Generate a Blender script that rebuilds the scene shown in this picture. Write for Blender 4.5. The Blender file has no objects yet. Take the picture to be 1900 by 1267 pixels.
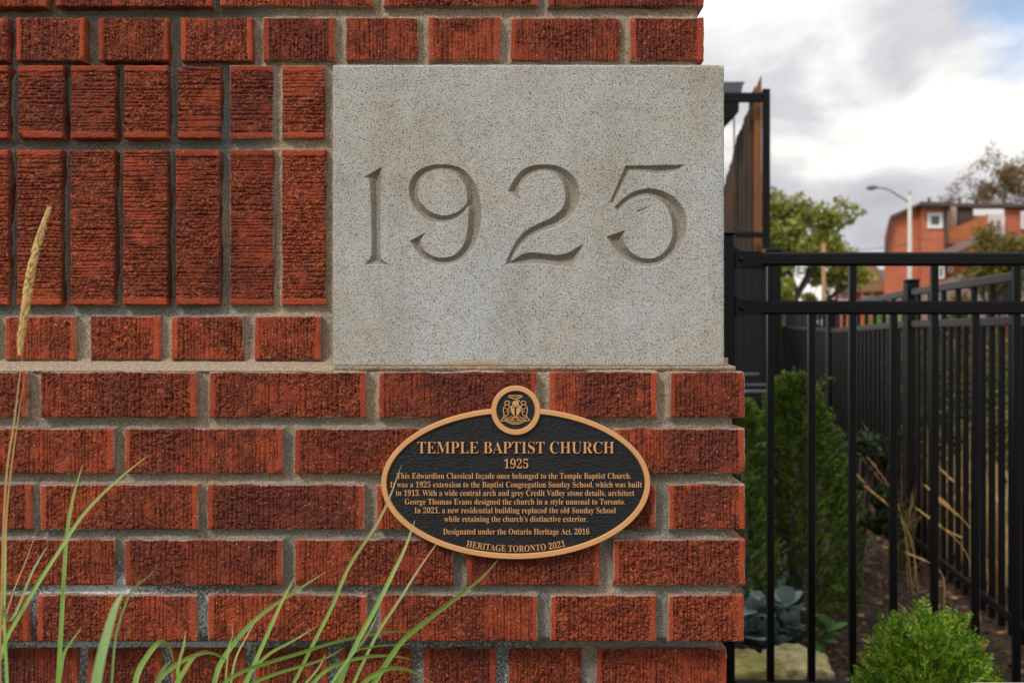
import bpy, math, random
import numpy as np
from mathutils import Vector, Matrix, Euler
random.seed(7)
RNG = np.random.default_rng(7)
scene = bpy.context.scene
COL = scene.collection
R = math.radians

# ------------------------------------------------------------------ camera, sky, sun, exposure
F = 1900 * 35 / 36.0
D0 = 1.1637           # camera to the face of the projecting brick courses
CZ = 0.95             # eye height
cam_d = bpy.data.cameras.new('camera')
cam_d.lens = 35; cam_d.sensor_width = 36; cam_d.clip_end = 800; cam_d.clip_start = 0.05
cam_d.dof.use_dof = True; cam_d.dof.focus_distance = D0 + 0.005; cam_d.dof.aperture_fstop = 7.5
cam = bpy.data.objects.new('camera', cam_d); COL.objects.link(cam)
cam.location = (0, -D0, CZ); cam.rotation_euler = (R(90), 0, 0)
scene.camera = cam

def P(px, py, Y=0.0):
    s = (Y + D0) / F
    return Vector(((px - 950) * s, Y, CZ + (633.5 - py) * s))

SUN_DIR = Vector((-0.50, -0.56, 0.66)).normalized()      # towards the sun
sun_el = math.asin(SUN_DIR.z); sun_az = math.atan2(SUN_DIR.x, SUN_DIR.y)
sl = bpy.data.lights.new('sun', 'SUN'); sl.energy = 1.5; sl.angle = R(12); sl.color = (1, 0.95, 0.87)
so = bpy.data.objects.new('sun', sl); COL.objects.link(so)
so.rotation_euler = SUN_DIR.to_track_quat('Z', 'Y').to_euler(); so.location = (-3, -3, 6)

world = bpy.data.worlds.new('World'); scene.world = world; world.use_nodes = True
def build_world():
    nt = world.node_tree; N = nt.nodes; L = nt.links; N.clear()
    out = N.new('ShaderNodeOutputWorld'); bg = N.new('ShaderNodeBackground'); bg2 = N.new('ShaderNodeBackground')
    mixs = N.new('ShaderNodeMixShader')
    sky = N.new('ShaderNodeTexSky'); sky.sky_type = 'NISHITA'; sky.sun_disc = False
    sky.sun_elevation = sun_el; sky.sun_rotation = sun_az
    bg.inputs[1].default_value = 0.12
    L.new(sky.outputs[0], bg.inputs[0])
    tc = N.new('ShaderNodeTexCoord')
    mp = N.new('ShaderNodeMapping'); mp.inputs['Scale'].default_value = (4.2, 3.0, 9.5)
    mp.inputs['Rotation'].default_value = (0, R(-14), 0)
    mp.inputs['Location'].default_value = (0.95, 0.4, 1.35)
    L.new(tc.outputs['Generated'], mp.inputs[0])
    n1 = N.new('ShaderNodeTexNoise'); n1.inputs['Scale'].default_value = 0.95; n1.inputs['Detail'].default_value = 7; n1.inputs['Roughness'].default_value = 0.5
    n1.inputs['Distortion'].default_value = 0.35
    L.new(mp.outputs[0], n1.inputs['Vector'])
    cr = N.new('ShaderNodeValToRGB'); e = cr.color_ramp.elements
    e[0].position = 0.30; e[0].color = (0.36, 0.365, 0.41, 1); e[1].position = 0.54; e[1].color = (0.80, 0.78, 0.75, 1)
    m = cr.color_ramp.elements.new(0.45); m.color = (0.53, 0.525, 0.55, 1)
    L.new(n1.outputs[0], cr.inputs[0])
    L.new(cr.outputs[0], bg2.inputs[0])
    # clouds a little brighter high up, as under any overcast sky
    sep = N.new('ShaderNodeSeparateXYZ'); L.new(tc.outputs['Generated'], sep.inputs[0])
    mr = N.new('ShaderNodeMapRange'); mr.inputs[1].default_value = 0.15; mr.inputs[2].default_value = 1; mr.inputs[3].default_value = 1.0; mr.inputs[4].default_value = 1.5
    L.new(sep.outputs['Z'], mr.inputs[0]); L.new(mr.outputs[0], bg2.inputs[1])
    # gaps of blue between the clouds
    n2 = N.new('ShaderNodeTexNoise'); n2.inputs['Scale'].default_value = 1.9; n2.inputs['Detail'].default_value = 6; n2.inputs['Roughness'].default_value = 0.55
    mp2 = N.new('ShaderNodeMapping'); mp2.inputs['Location'].default_value = (5.2, 1.3, 2.0); mp2.inputs['Scale'].default_value = (2.2, 2.0, 4)
    L.new(tc.outputs['Generated'], mp2.inputs[0]); L.new(mp2.outputs[0], n2.inputs['Vector'])
    vd = N.new('ShaderNodeVectorMath'); vd.operation = 'DISTANCE'
    vd.inputs[1].default_value = Vector(((1905 - 950) / F, 1, (633 - 5) / F)).normalized()
    L.new(tc.outputs['Generated'], vd.inputs[0])
    ma = N.new('ShaderNodeMath'); ma.operation = 'MULTIPLY_ADD'; ma.inputs[1].default_value = 4.1; ma.inputs[2].default_value = 0
    L.new(vd.outputs['Value'], ma.inputs[0])
    mn = N.new('ShaderNodeMath'); mn.operation = 'MINIMUM'; mn.inputs[1].default_value = 0.42; L.new(ma.outputs[0], mn.inputs[0])
    ad = N.new('ShaderNodeMath'); ad.operation = 'ADD'; L.new(mn.outputs[0], ad.inputs[0]); L.new(n2.outputs[0], ad.inputs[1])
    mr2 = N.new('ShaderNodeMapRange'); mr2.inputs[1].default_value = 0.54; mr2.inputs[2].default_value = 0.72; mr2.inputs[3].default_value = 0.12; mr2.inputs[4].default_value = 1
    L.new(ad.outputs[0], mr2.inputs[0])
    L.new(mr2.outputs[0], mixs.inputs[0]); L.new(bg.outputs[0], mixs.inputs[1]); L.new(bg2.outputs[0], mixs.inputs[2])
    L.new(mixs.outputs[0], out.inputs[0])
build_world()
vs = scene.view_settings
vs.view_transform = 'Standard'; vs.look = 'None'; vs.gamma = 1; vs.exposure = 0.38; vs.use_curve_mapping = False
scene.cycles.max_bounces = 6; scene.cycles.diffuse_bounces = 3; scene.cycles.transparent_max_bounces = 8

# ------------------------------------------------------------------ helpers
def tag(o, label=None, cat=None, group=None, kind=None):
    if label: o['label'] = label
    if cat: o['category'] = cat
    if group: o['group'] = group
    if kind: o['kind'] = kind
    return o
def empty(name, loc, label=None, cat=None, group=None, rz=0):
    o = bpy.data.objects.new(name, None); COL.objects.link(o); o.location = loc; o.rotation_euler = (0, 0, rz)
    o.empty_display_size = 0.05
    return tag(o, label, cat, group)
def link(name, me, mat, parent=None, loc=(0, 0, 0), smooth=False):
    if mat is not None and len(me.materials) == 0:
        for m in (mat if isinstance(mat, (list, tuple)) else [mat]): me.materials.append(m)
    o = bpy.data.objects.new(name, me); COL.objects.link(o); o.location = loc
    if parent is not None:
        w = Vector(parent.location)                                         # parents carry no rotation
        if parent.parent is not None: w = w + parent.parent.location
        o.parent = parent; o.location = Vector(loc) - w
    return o
def fast_mesh(name, V, Q, smooth=False, attrs=None):
    V = np.ascontiguousarray(V, dtype=np.float32).reshape(-1, 3); Q = np.ascontiguousarray(Q, dtype=np.int32)
    k = Q.shape[1]
    me = bpy.data.meshes.new(name)
    me.vertices.add(len(V)); me.vertices.foreach_set('co', V.ravel())
    me.loops.add(Q.size); me.loops.foreach_set('vertex_index', Q.ravel())
    me.polygons.add(len(Q)); me.polygons.foreach_set('loop_start', np.arange(0, Q.size, k, dtype=np.int32))
    me.polygons.foreach_set('loop_total', np.full(len(Q), k, dtype=np.int32))
    me.polygons.foreach_set('use_smooth', np.full(len(Q), smooth, dtype=bool))
    for n, a in (attrs or {}).items():
        at = me.attributes.new(n, 'FLOAT', 'POINT'); at.data.foreach_set('value', np.ascontiguousarray(a, dtype=np.float32).ravel())
    me.update(calc_edges=True)
    return me
class MB:
    """collects boxes, tubes and polygons into one mesh"""
    def __init__(s): s.v = []; s.f = []
    def add(s, vs_, fs):
        b = len(s.v); s.v += [tuple(v) for v in vs_]; s.f += [tuple(i + b for i in f) for f in fs]
    def box(s, a, b, bev=0.0):
        x0, y0, z0 = [min(p, q) for p, q in zip(a, b)]; x1, y1, z1 = [max(p, q) for p, q in zip(a, b)]
        if bev <= 0:
            s.add([(x0, y0, z0), (x1, y0, z0), (x1, y1, z0), (x0, y1, z0), (x0, y0, z1), (x1, y0, z1), (x1, y1, z1), (x0, y1, z1)],
                  [(0, 3, 2, 1), (4, 5, 6, 7), (0, 1, 5, 4), (1, 2, 6, 5), (2, 3, 7, 6), (3, 0, 4, 7)])
        else:
            c = bev; r = []
            for (z, i) in ((z0, c), (z0 + c, 0), (z1 - c, 0), (z1, c)):
                r.append([(x0 + c + i * .0, y0 + i, z), (x1 - c, y0 + i, z), (x1 - i, y0 + c, z), (x1 - i, y1 - c, z), (x1 - c, y1 - i, z), (x0 + c, y1 - i, z), (x0 + i, y1 - c, z), (x0 + i, y0 + c, z)])
            vs_ = [p for q in r for p in q]; fs = [tuple(range(7, -1, -1)), tuple(range(24, 32))]
            for k in range(3):
                for j in range(8): fs.append((k * 8 + j, k * 8 + (j + 1) % 8, k * 8 + 8 + (j + 1) % 8, k * 8 + 8 + j))
            s.add(vs_, fs)
    def bar(s, p, q, w, h, bev=0.0):
        """rectangular bar from p to q: w across, h high"""
        p = Vector(p); q = Vector(q); t = (q - p).normalized()
        up = Vector((0, 0, 1)) if abs(t.z) < 0.9 else Vector((0, 1, 0))
        a = t.cross(up).normalized(); b = a.cross(t).normalized()
        c = min(bev, w * .4, h * .4)
        prof = [(-w / 2 + c, -h / 2), (w / 2 - c, -h / 2), (w / 2, -h / 2 + c), (w / 2, h / 2 - c), (w / 2 - c, h / 2), (-w / 2 + c, h / 2), (-w / 2, h / 2 - c), (-w / 2, -h / 2 + c)] if c > 0 else \
               [(-w / 2, -h / 2), (w / 2, -h / 2), (w / 2, h / 2), (-w / 2, h / 2)]
        n = len(prof)
        vs_ = [p + a * x + b * y for x, y in prof] + [q + a * x + b * y for x, y in prof]
        s.add(vs_, [(j, (j + 1) % n, n + (j + 1) % n, n + j) for j in range(n)] + [tuple(range(n - 1, -1, -1)), tuple(range(n, 2 * n))])
    def tube(s, pts, rad, n=6, cap=True):
        pts = [Vector(p) for p in pts]; rs = rad if isinstance(rad, (list, tuple)) else [rad] * len(pts)
        base = len(s.v); ref = None
        for i, p in enumerate(pts):
            t = (pts[min(i + 1, len(pts) - 1)] - pts[max(i - 1, 0)])
            t = t.normalized() if t.length > 1e-9 else Vector((0, 0, 1))
            if ref is None: ref = Vector((1, 0, 0)) if abs(t.x) < 0.8 else Vector((0, 1, 0))
            a = (ref - t * ref.dot(t)).normalized(); b = t.cross(a); ref = a
            for j in range(n):
                th = 2 * math.pi * j / n
                s.v.append(tuple(p + (a * math.cos(th) + b * math.sin(th)) * rs[i]))
        for i in range(len(pts) - 1):
            for j in range(n):
                s.f.append((base + i * n + j, base + i * n + (j + 1) % n, base + (i + 1) * n + (j + 1) % n, base + (i + 1) * n + j))
        if cap:
            s.f.append(tuple(base + j for j in range(n - 1, -1, -1))); s.f.append(tuple(base + (len(pts) - 1) * n + j for j in range(n)))
    def prism(s, poly, y0, y1, skew=0.0):
        """polygon in x,z extruded from y0 (front) to y1"""
        n = len(poly)
        s.add([(x, y0, z) for x, z in poly] + [(x + skew * (y1 - y0), y1, z) for x, z in poly],
              [tuple(range(n)), tuple(range(2 * n - 1, n - 1, -1))] + [(j, n + j, n + (j + 1) % n, (j + 1) % n) for j in range(n)])
    def mesh(s, name, smooth=False):
        me = bpy.data.meshes.new(name); me.from_pydata(s.v, [], s.f); me.update()
        if smooth: me.polygons.foreach_set('use_smooth', [True] * len(me.polygons))
        return me
    def build(s, name, mat, parent=None, smooth=False, loc=None):
        """origin goes to the centre of the part"""
        A = np.array(s.v); c = Vector(((A.min(0) + A.max(0)) / 2).tolist()) if loc is None else Vector(loc)
        me = bpy.data.meshes.new(name); me.from_pydata([tuple(Vector(v) - c) for v in s.v], [], s.f); me.update()
        if smooth: me.polygons.foreach_set('use_smooth', [True] * len(me.polygons))
        return link(name, me, mat, parent, c)

def _hash(ix, iy, seed):
    h = (ix.astype(np.int64) * 374761393 + iy.astype(np.int64) * 668265263 + int(seed) * 982451653) & 0x7fffffff
    h = (h ^ (h >> 13)) * 1274126177 & 0x7fffffff
    h = (h ^ (h >> 16)) * 668265263 & 0x7fffffff
    return (h & 0xffff) / 65535.0
def vnoise(x, y, seed=0):
    ix = np.floor(x); iy = np.floor(y); fx = x - ix; fy = y - iy
    fx = fx * fx * (3 - 2 * fx); fy = fy * fy * (3 - 2 * fy)
    a = _hash(ix, iy, seed); b = _hash(ix + 1, iy, seed); c = _hash(ix, iy + 1, seed); d = _hash(ix + 1, iy + 1, seed)
    return (a * (1 - fx) + b * fx) * (1 - fy) + (c * (1 - fx) + d * fx) * fy
def fbm(x, y, seed=0, oct=4, gain=0.5):
    v = 0; a = 1; t = 0
    for i in range(oct):
        v = v + a * vnoise(x * 2 ** i + 17.3 * i, y * 2 ** i + 9.1 * i, seed + i * 31); t += a; a *= gain
    return v / t

# ------------------------------------------------------------------ materials
def new_mat(name):
    m = bpy.data.materials.new(name); m.use_nodes = True
    nt = m.node_tree; b = nt.nodes['Principled BSDF']; return m, nt, b
def noise_node(nt, scale, detail=4, rough=0.5, vec=None, dim='3D', dist=0.0):
    n = nt.nodes.new('ShaderNodeTexNoise'); n.noise_dimensions = dim
    n.inputs['Scale'].default_value = scale; n.inputs['Detail'].default_value = detail; n.inputs['Roughness'].default_value = rough; n.inputs['Distortion'].default_value = dist
    if vec is not None: nt.links.new(vec, n.inputs['Vector'])
    return n
def ramp(nt, src, stops):
    r = nt.nodes.new('ShaderNodeValToRGB'); e = r.color_ramp.elements
    while len(e) < len(stops): e.new(0.5)
    for el, (p, c) in zip(e, stops):
        el.position = p; el.color = (c, c, c, 1) if not isinstance(c, (tuple, list)) else (*c, 1)
    nt.links.new(src, r.inputs[0]); return r.outputs[0]
def mixc(nt, fac, a, b, mode='MIX'):
    n = nt.nodes.new('ShaderNodeMix'); n.data_type = 'RGBA'; n.blend_type = mode
    for sock, v in ((n.inputs[0], fac), (n.inputs[6], a), (n.inputs[7], b)):
        if isinstance(v, (int, float)): sock.default_value = v
        elif isinstance(v, (tuple, list)): sock.default_value = (*v, 1)
        else: nt.links.new(v, sock)
    return n.outputs[2]
def math_n(nt, op, a, b=None, clamp=False):
    n = nt.nodes.new('ShaderNodeMath'); n.operation = op; n.use_clamp = clamp
    for i, v in enumerate((a, b)):
        if v is None: continue
        if isinstance(v, (int, float)): n.inputs[i].default_value = v
        else: nt.links.new(v, n.inputs[i])
    return n.outputs[0]
def attr(nt, name, typ='GEOMETRY'):
    n = nt.nodes.new('ShaderNodeAttribute'); n.attribute_name = name; n.attribute_type = typ; return n
def bump(nt, b, h, strength, dist):
    n = nt.nodes.new('ShaderNodeBump'); n.inputs['Strength'].default_value = strength; n.inputs['Distance'].default_value = dist
    nt.links.new(h, n.inputs['Height']); nt.links.new(n.outputs[0], b.inputs['Normal'])
def coord(nt, kind='Object'):
    return nt.nodes.new('ShaderNodeTexCoord').outputs[kind]
def simple(name, col, rough=0.6, metal=0.0, var=0.15, scale=8, bmp=0.0, spec=0.5, kind='Object', bd=0.002):
    m, nt, b = new_mat(name)
    n = noise_node(nt, scale, 5, 0.6, coord(nt, kind))
    c = mixc(nt, ramp(nt, n.outputs[0], [(0.3, 0.0), (0.7, 1.0)]), tuple(x * (1 - var) for x in col), tuple(min(1, x * (1 + var)) for x in col))
    nt.links.new(c, b.inputs['Base Color'])
    b.inputs['Roughness'].default_value = rough; b.inputs['Metallic'].default_value = metal; b.inputs['Specular IOR Level'].default_value = spec
    if bmp: bump(nt, b, n.outputs[0], bmp, bd)
    return m

def mat_brick():
    m, nt, b = new_mat('brick_clay'); L = nt.links
    oi = nt.nodes.new('ShaderNodeObjectInfo'); sep = nt.nodes.new('ShaderNodeSeparateColor'); L.new(oi.outputs['Color'], sep.inputs[0])
    tc = coord(nt, 'Object')
    va = nt.nodes.new('ShaderNodeVectorMath'); va.operation = 'ADD'; L.new(tc, va.inputs[0])
    cx = nt.nodes.new('ShaderNodeCombineXYZ'); L.new(math_n(nt, 'MULTIPLY', oi.outputs['Random'], 7.0), cx.inputs[0]); L.new(math_n(nt, 'MULTIPLY', oi.outputs['Random'], 3.0), cx.inputs[1])
    L.new(cx.outputs[0], va.inputs[1]); v = va.outputs[0]
    skin = attr(nt, 'skin').outputs['Fac']; smear = attr(nt, 'smear').outputs['Fac']
    fine = noise_node(nt, 520, 3, 0.65, v); mid = noise_node(nt, 60, 5, 0.6, v); big = noise_node(nt, 14, 3, 0.5, v)
    clay = mixc(nt, ramp(nt, mid.outputs[0], [(0.3, 0.0), (0.7, 1.0)]), (0.31, 0.050, 0.019), (0.42, 0.080, 0.031))
    crumb = nt.nodes.new('ShaderNodeTexVoronoi'); crumb.inputs['Scale'].default_value = 470; L.new(v, crumb.inputs['Vector'])
    cs = nt.nodes.new('ShaderNodeSeparateColor'); L.new(crumb.outputs['Color'], cs.inputs[0])
    ck = math_n(nt, 'ADD', math_n(nt, 'MULTIPLY', cs.outputs[0], 0.55), math_n(nt, 'MULTIPLY', fine.outputs[0], 0.55))
    ck = math_n(nt, 'ADD', ck, math_n(nt, 'MULTIPLY', math_n(nt, 'SUBTRACT', mid.outputs[0], 0.5), 0.3))
    torn = ramp(nt, ck, [(0.27, (0.070, 0.014, 0.010)), (0.45, (0.175, 0.033, 0.013)), (0.66, (0.285, 0.054, 0.019)), (0.90, (0.48, 0.130, 0.048))])
    s = ramp(nt, math_n(nt, 'ADD', skin, math_n(nt, 'MULTIPLY', math_n(nt, 'SUBTRACT', fine.outputs[0], 0.5), 0.6)), [(0.15, 0.0), (0.60, 1.0)])
    col = mixc(nt, s, clay, torn)
    # dark flashed skin: patches, more on some bricks
    dk = math_n(nt, 'MULTIPLY', ramp(nt, math_n(nt, 'ADD', big.outputs[0], math_n(nt, 'MULTIPLY', math_n(nt, 'SUBTRACT', sep.outputs[0], 0.5), 0.5)), [(0.36, 0.0), (0.74, 1.0)]), s)
    dk = math_n(nt, 'MULTIPLY', dk, 0.62)
    # every brick fired a little differently
    tone = mixc(nt, sep.outputs[1], (0.78, 0.74, 0.78), (1.16, 1.12, 1.05)); col = mixc(nt, 1.0, col, tone, 'MULTIPLY')
    col = mixc(nt, dk, col, mixc(nt, ramp(nt, fine.outputs[0], [(0.35, 0.0), (0.65, 1.0)]), (0.030, 0.012, 0.013), (0.160, 0.040, 0.030)))
    # pale grit
    vo = nt.nodes.new('ShaderNodeTexVoronoi'); vo.inputs['Scale'].default_value = 210; L.new(v, vo.inputs['Vector'])
    sc_ = nt.nodes.new('ShaderNodeSeparateColor'); L.new(vo.outputs['Color'], sc_.inputs[0])
    g = math_n(nt, 'MULTIPLY', ramp(nt, vo.outputs['Distance'], [(0.12, 1.0), (0.22, 0.0)]), ramp(nt, sc_.outputs[0], [(0.88, 0.0), (0.90, 1.0)]))
    col = mixc(nt, math_n(nt, 'MULTIPLY', g, 0.8), col, (0.52, 0.36, 0.27))
    # lime from the joints smeared on the arrises
    col = mixc(nt, math_n(nt, 'MULTIPLY', ramp(nt, math_n(nt, 'ADD', smear, math_n(nt, 'MULTIPLY', math_n(nt, 'SUBTRACT', fine.outputs[0], 0.5), 0.8)), [(0.42, 0.0), (0.75, 1.0)]), 0.8), col, (0.42, 0.32, 0.25))
    L.new(col, b.inputs['Base Color']); b.inputs['Roughness'].default_value = 0.86; b.inputs['Specular IOR Level'].default_value = 0.3
    bp = noise_node(nt, 650, 4, 0.7, v)
    bump(nt, b, math_n(nt, 'ADD', bp.outputs[0], math_n(nt, 'MULTIPLY', crumb.outputs['Distance'], -0.8)), 0.9, 0.0016)
    return m
def mat_mortar():
    m, nt, b = new_mat('mortar_sand'); L = nt.links; v = coord(nt, 'Object')
    a0 = noise_node(nt, 480, 4, 0.8, v); ar = ramp(nt, a0.outputs[0], [(0.36, 0.0), (0.64, 1.0)]); big = noise_node(nt, 7, 4, 0.6, v); mid = noise_node(nt, 60, 4, 0.6, v)
    warm = mixc(nt, ar, (0.20, 0.150, 0.105), (0.66, 0.53, 0.40))
    cool = mixc(nt, ar, (0.105, 0.100, 0.088), (0.44, 0.42, 0.365))
    cl = attr(nt, 'cool').outputs['Fac']
    col = mixc(nt, ramp(nt, math_n(nt, 'ADD', cl, math_n(nt, 'MULTIPLY', math_n(nt, 'SUBTRACT', big.outputs[0], 0.5), 1.4)), [(0.3, 0.0), (0.7, 1.0)]), warm, cool)
    blue = ramp(nt, math_n(nt, 'ADD', attr(nt, 'blue').outputs['Fac'], math_n(nt, 'MULTIPLY', math_n(nt, 'SUBTRACT', mid.outputs[0], 0.5), 1.2)), [(0.55, 0.0), (0.8, 1.0)])
    col = mixc(nt, math_n(nt, 'MULTIPLY', blue, 0.55), col, (0.20, 0.26, 0.31))
    lime = ramp(nt, math_n(nt, 'ADD', attr(nt, 'lime').outputs['Fac'], math_n(nt, 'MULTIPLY', math_n(nt, 'SUBTRACT', noise_node(nt, 330, 5, 0.8, v).outputs[0], 0.5), 3.2)), [(0.62, 0.0), (0.85, 1.0)])
    dirt = ramp(nt, attr(nt, 'lime').outputs['Fac'], [(0.15, 0.0), (0.6, 1.0)])
    col = mixc(nt, math_n(nt, 'MULTIPLY', dirt, 0.65), col, (0.075, 0.075, 0.078))
    col = mixc(nt, lime, col, (0.70, 0.72, 0.72))
    L.new(col, b.inputs['Base Color']); b.inputs['Roughness'].default_value = 0.95; b.inputs['Specular IOR Level'].default_value = 0.15
    bump(nt, b, a0.outputs[0], 1.0, 0.0022)
    return m
def mat_stone():
    m, nt, b = new_mat('grey_stone'); L = nt.links; v = coord(nt, 'Object')
    big = noise_node(nt, 6.5, 5, 0.6, v); mid = noise_node(nt, 90, 4, 0.6, v); fine = noise_node(nt, 600, 2, 0.6, v)
    col = mixc(nt, ramp(nt, big.outputs[0], [(0.36, 0.0), (0.64, 1.0)]), (0.455, 0.42, 0.372), (0.50, 0.515, 0.535))
    col = mixc(nt, ramp(nt, mid.outputs[0], [(0.3, 0.0), (0.7, 1.0)]), mixc(nt, 1.0, col, (0.90, 0.885, 0.85), 'MULTIPLY'), col)
    col = mixc(nt, ramp(nt, fine.outputs[0], [(0.3, 0.0), (0.7, 1.0)]), mixc(nt, 1.0, col, (0.66, 0.66, 0.66), 'MULTIPLY'), mixc(nt, 1.0, col, (1.25, 1.24, 1.24), 'MULTIPLY'))
    heights = fine.outputs[0]; pit_all = None
    for sc, lo, hi, th in ((600, 0.20, 0.40, 0.55), (330, 0.14, 0.26, 0.78), (100, 0.05, 0.10, 0.86)):
        vo = nt.nodes.new('ShaderNodeTexVoronoi'); vo.inputs['Scale'].default_value = sc; L.new(v, vo.inputs['Vector'])
        s_ = nt.nodes.new('ShaderNodeSeparateColor'); L.new(vo.outputs['Color'], s_.inputs[0])
        p = math_n(nt, 'MULTIPLY', ramp(nt, vo.outputs['Distance'], [(lo, 1.0), (hi, 0.0)]), ramp(nt, s_.outputs[0], [(th, 0.0), (th + 0.03, 1.0)]))
        pit_all = p if pit_all is None else math_n(nt, 'MAXIMUM', pit_all, p)
    col = mixc(nt, math_n(nt, 'MULTIPLY', pit_all, 0.76), col, (0.075, 0.068, 0.06))
    mpz = nt.nodes.new('ShaderNodeMapping'); mpz.inputs['Scale'].default_value = (16, 1, 3.2); L.new(v, mpz.inputs[0])
    stk = noise_node(nt, 1.0, 5, 0.6, mpz.outputs[0]); blo = noise_node(nt, 13, 4, 0.62, v, dist=0.5)
    f = math_n(nt, 'MULTIPLY', ramp(nt, math_n(nt, 'ADD', math_n(nt, 'MULTIPLY', stk.outputs[0], 0.5), math_n(nt, 'MULTIPLY', blo.outputs[0], 0.5)), [(0.45, 0.0), (0.62, 1.0)]), 0.75)
    col = mixc(nt, f, col, mixc(nt, 1.0, col, (0.78, 0.745, 0.68), 'MULTIPLY'))
    # rusty crumbs and the ochre stain on the bottom edge
    vo = nt.nodes.new('ShaderNodeTexVoronoi'); vo.inputs['Scale'].default_value = 42; L.new(v, vo.inputs['Vector'])
    s_ = nt.nodes.new('ShaderNodeSeparateColor'); L.new(vo.outputs['Color'], s_.inputs[0])
    o_ = math_n(nt, 'MULTIPLY', ramp(nt, math_n(nt, 'ADD', vo.outputs['Distance'], math_n(nt, 'MULTIPLY', mid.outputs[0], 0.2)), [(0.14, 1.0), (0.30, 0.0)]), ramp(nt, s_.outputs[1], [(0.86, 0.0), (0.89, 1.0)]))
    col = mixc(nt, math_n(nt, 'MULTIPLY', o_, 0.5), col, (0.46, 0.30, 0.16))
    st = ramp(nt, math_n(nt, 'ADD', attr(nt, 'stain').outputs['Fac'], math_n(nt, 'MULTIPLY', math_n(nt, 'SUBTRACT', mid.outputs[0], 0.5), 0.7)), [(0.45, 0.0), (1.0, 1.0)])
    col = mixc(nt, math_n(nt, 'MULTIPLY', st, 0.75), col, (0.42, 0.28, 0.10))
    # grime held by the cut figures (evenly over the whole cut)
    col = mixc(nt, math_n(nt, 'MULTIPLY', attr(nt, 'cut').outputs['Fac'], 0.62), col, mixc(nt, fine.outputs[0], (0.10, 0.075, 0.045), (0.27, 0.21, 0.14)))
    L.new(col, b.inputs['Base Color']); b.inputs['Roughness'].default_value = 0.9; b.inputs['Specular IOR Level'].default_value = 0.25
    h = math_n(nt, 'SUBTRACT', math_n(nt, 'MULTIPLY', fine.outputs[0], 0.5), pit_all)
    bump(nt, b, h, 0.8, 0.0011)
    return m
M_BRICK = mat_brick(); M_MORTAR = mat_mortar(); M_STONE = mat_stone()

def mat_bronze():
    m, nt, b = new_mat('bronze_paint'); v = coord(nt, 'Object')
    n = noise_node(nt, 40, 5, 0.6, v)
    c = mixc(nt, n.outputs[0], (0.60, 0.30, 0.125), (0.72, 0.375, 0.16))
    nt.links.new(c, b.inputs['Base Color']); b.inputs['Roughness'].default_value = 0.5; b.inputs['Metallic'].default_value = 0.1; b.inputs['Specular IOR Level'].default_value = 0.35
    bump(nt, b, noise_node(nt, 1500, 2, 0.5, v).outputs[0], 0.2, 0.0003)
    return m
def mat_plaque_black():
    m, nt, b = new_mat('pebbled_black'); v = coord(nt, 'Object')
    mp = nt.nodes.new('ShaderNodeMapping'); mp.inputs['Scale'].default_value = (0.8, 1, 1.5); mp.inputs['Rotation'].default_value = (0, R(20), 0); nt.links.new(v, mp.inputs[0])
    n = noise_node(nt, 420, 3, 0.55, mp.outputs[0], dist=0.6)
    b.inputs['Base Color'].default_value = (0.010, 0.0095, 0.013, 1)
    b.inputs['Roughness'].default_value = 0.40; b.inputs['Specular IOR Level'].default_value = 0.32
    bump(nt, b, n.outputs[0], 0.85, 0.0016)
    return m
M_BRONZE = mat_bronze(); M_PBLACK = mat_plaque_black()

# ------------------------------------------------------------------ bricks
def relief_grid(xs, zs, H, depth, attrs=None, ex=None, ez=None, step=0.003):
    """height field facing -y (H metres towards the viewer) wrapped round into sides that go back by depth"""
    X, Z = np.meshgrid(xs, zs)                         # rows = z
    if ex is not None: X = X + ex; Z = Z + ez
    Y = -H
    def pad(A, k): return np.pad(A, k, mode='edge')
    X = pad(X, 3); Z = pad(Z, 3); Y = pad(Y, 3)
    n, m = X.shape
    ring = np.minimum(np.minimum(np.arange(n)[:, None], n - 1 - np.arange(n)[:, None]), np.minimum(np.arange(m)[None, :], m - 1 - np.arange(m)[None, :]))
    edgeY = Y.max() if False else 0.0
    Y = np.where(ring == 2, np.maximum(Y, 0) + step, Y)
    Y = np.where(ring == 1, 0.4 * depth, Y); Y = np.where(ring == 0, depth, Y)
    V = np.stack([X, Y, Z], -1).reshape(-1, 3)
    idx = np.arange(n * m).reshape(n, m)
    Q = np.stack([idx[:-1, :-1], idx[:-1, 1:], idx[1:, 1:], idx[1:, :-1]], -1).reshape(-1, 4)
    A = {k: pad(a, 3) for k, a in (attrs or {}).items()}
    return V, Q, A

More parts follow.
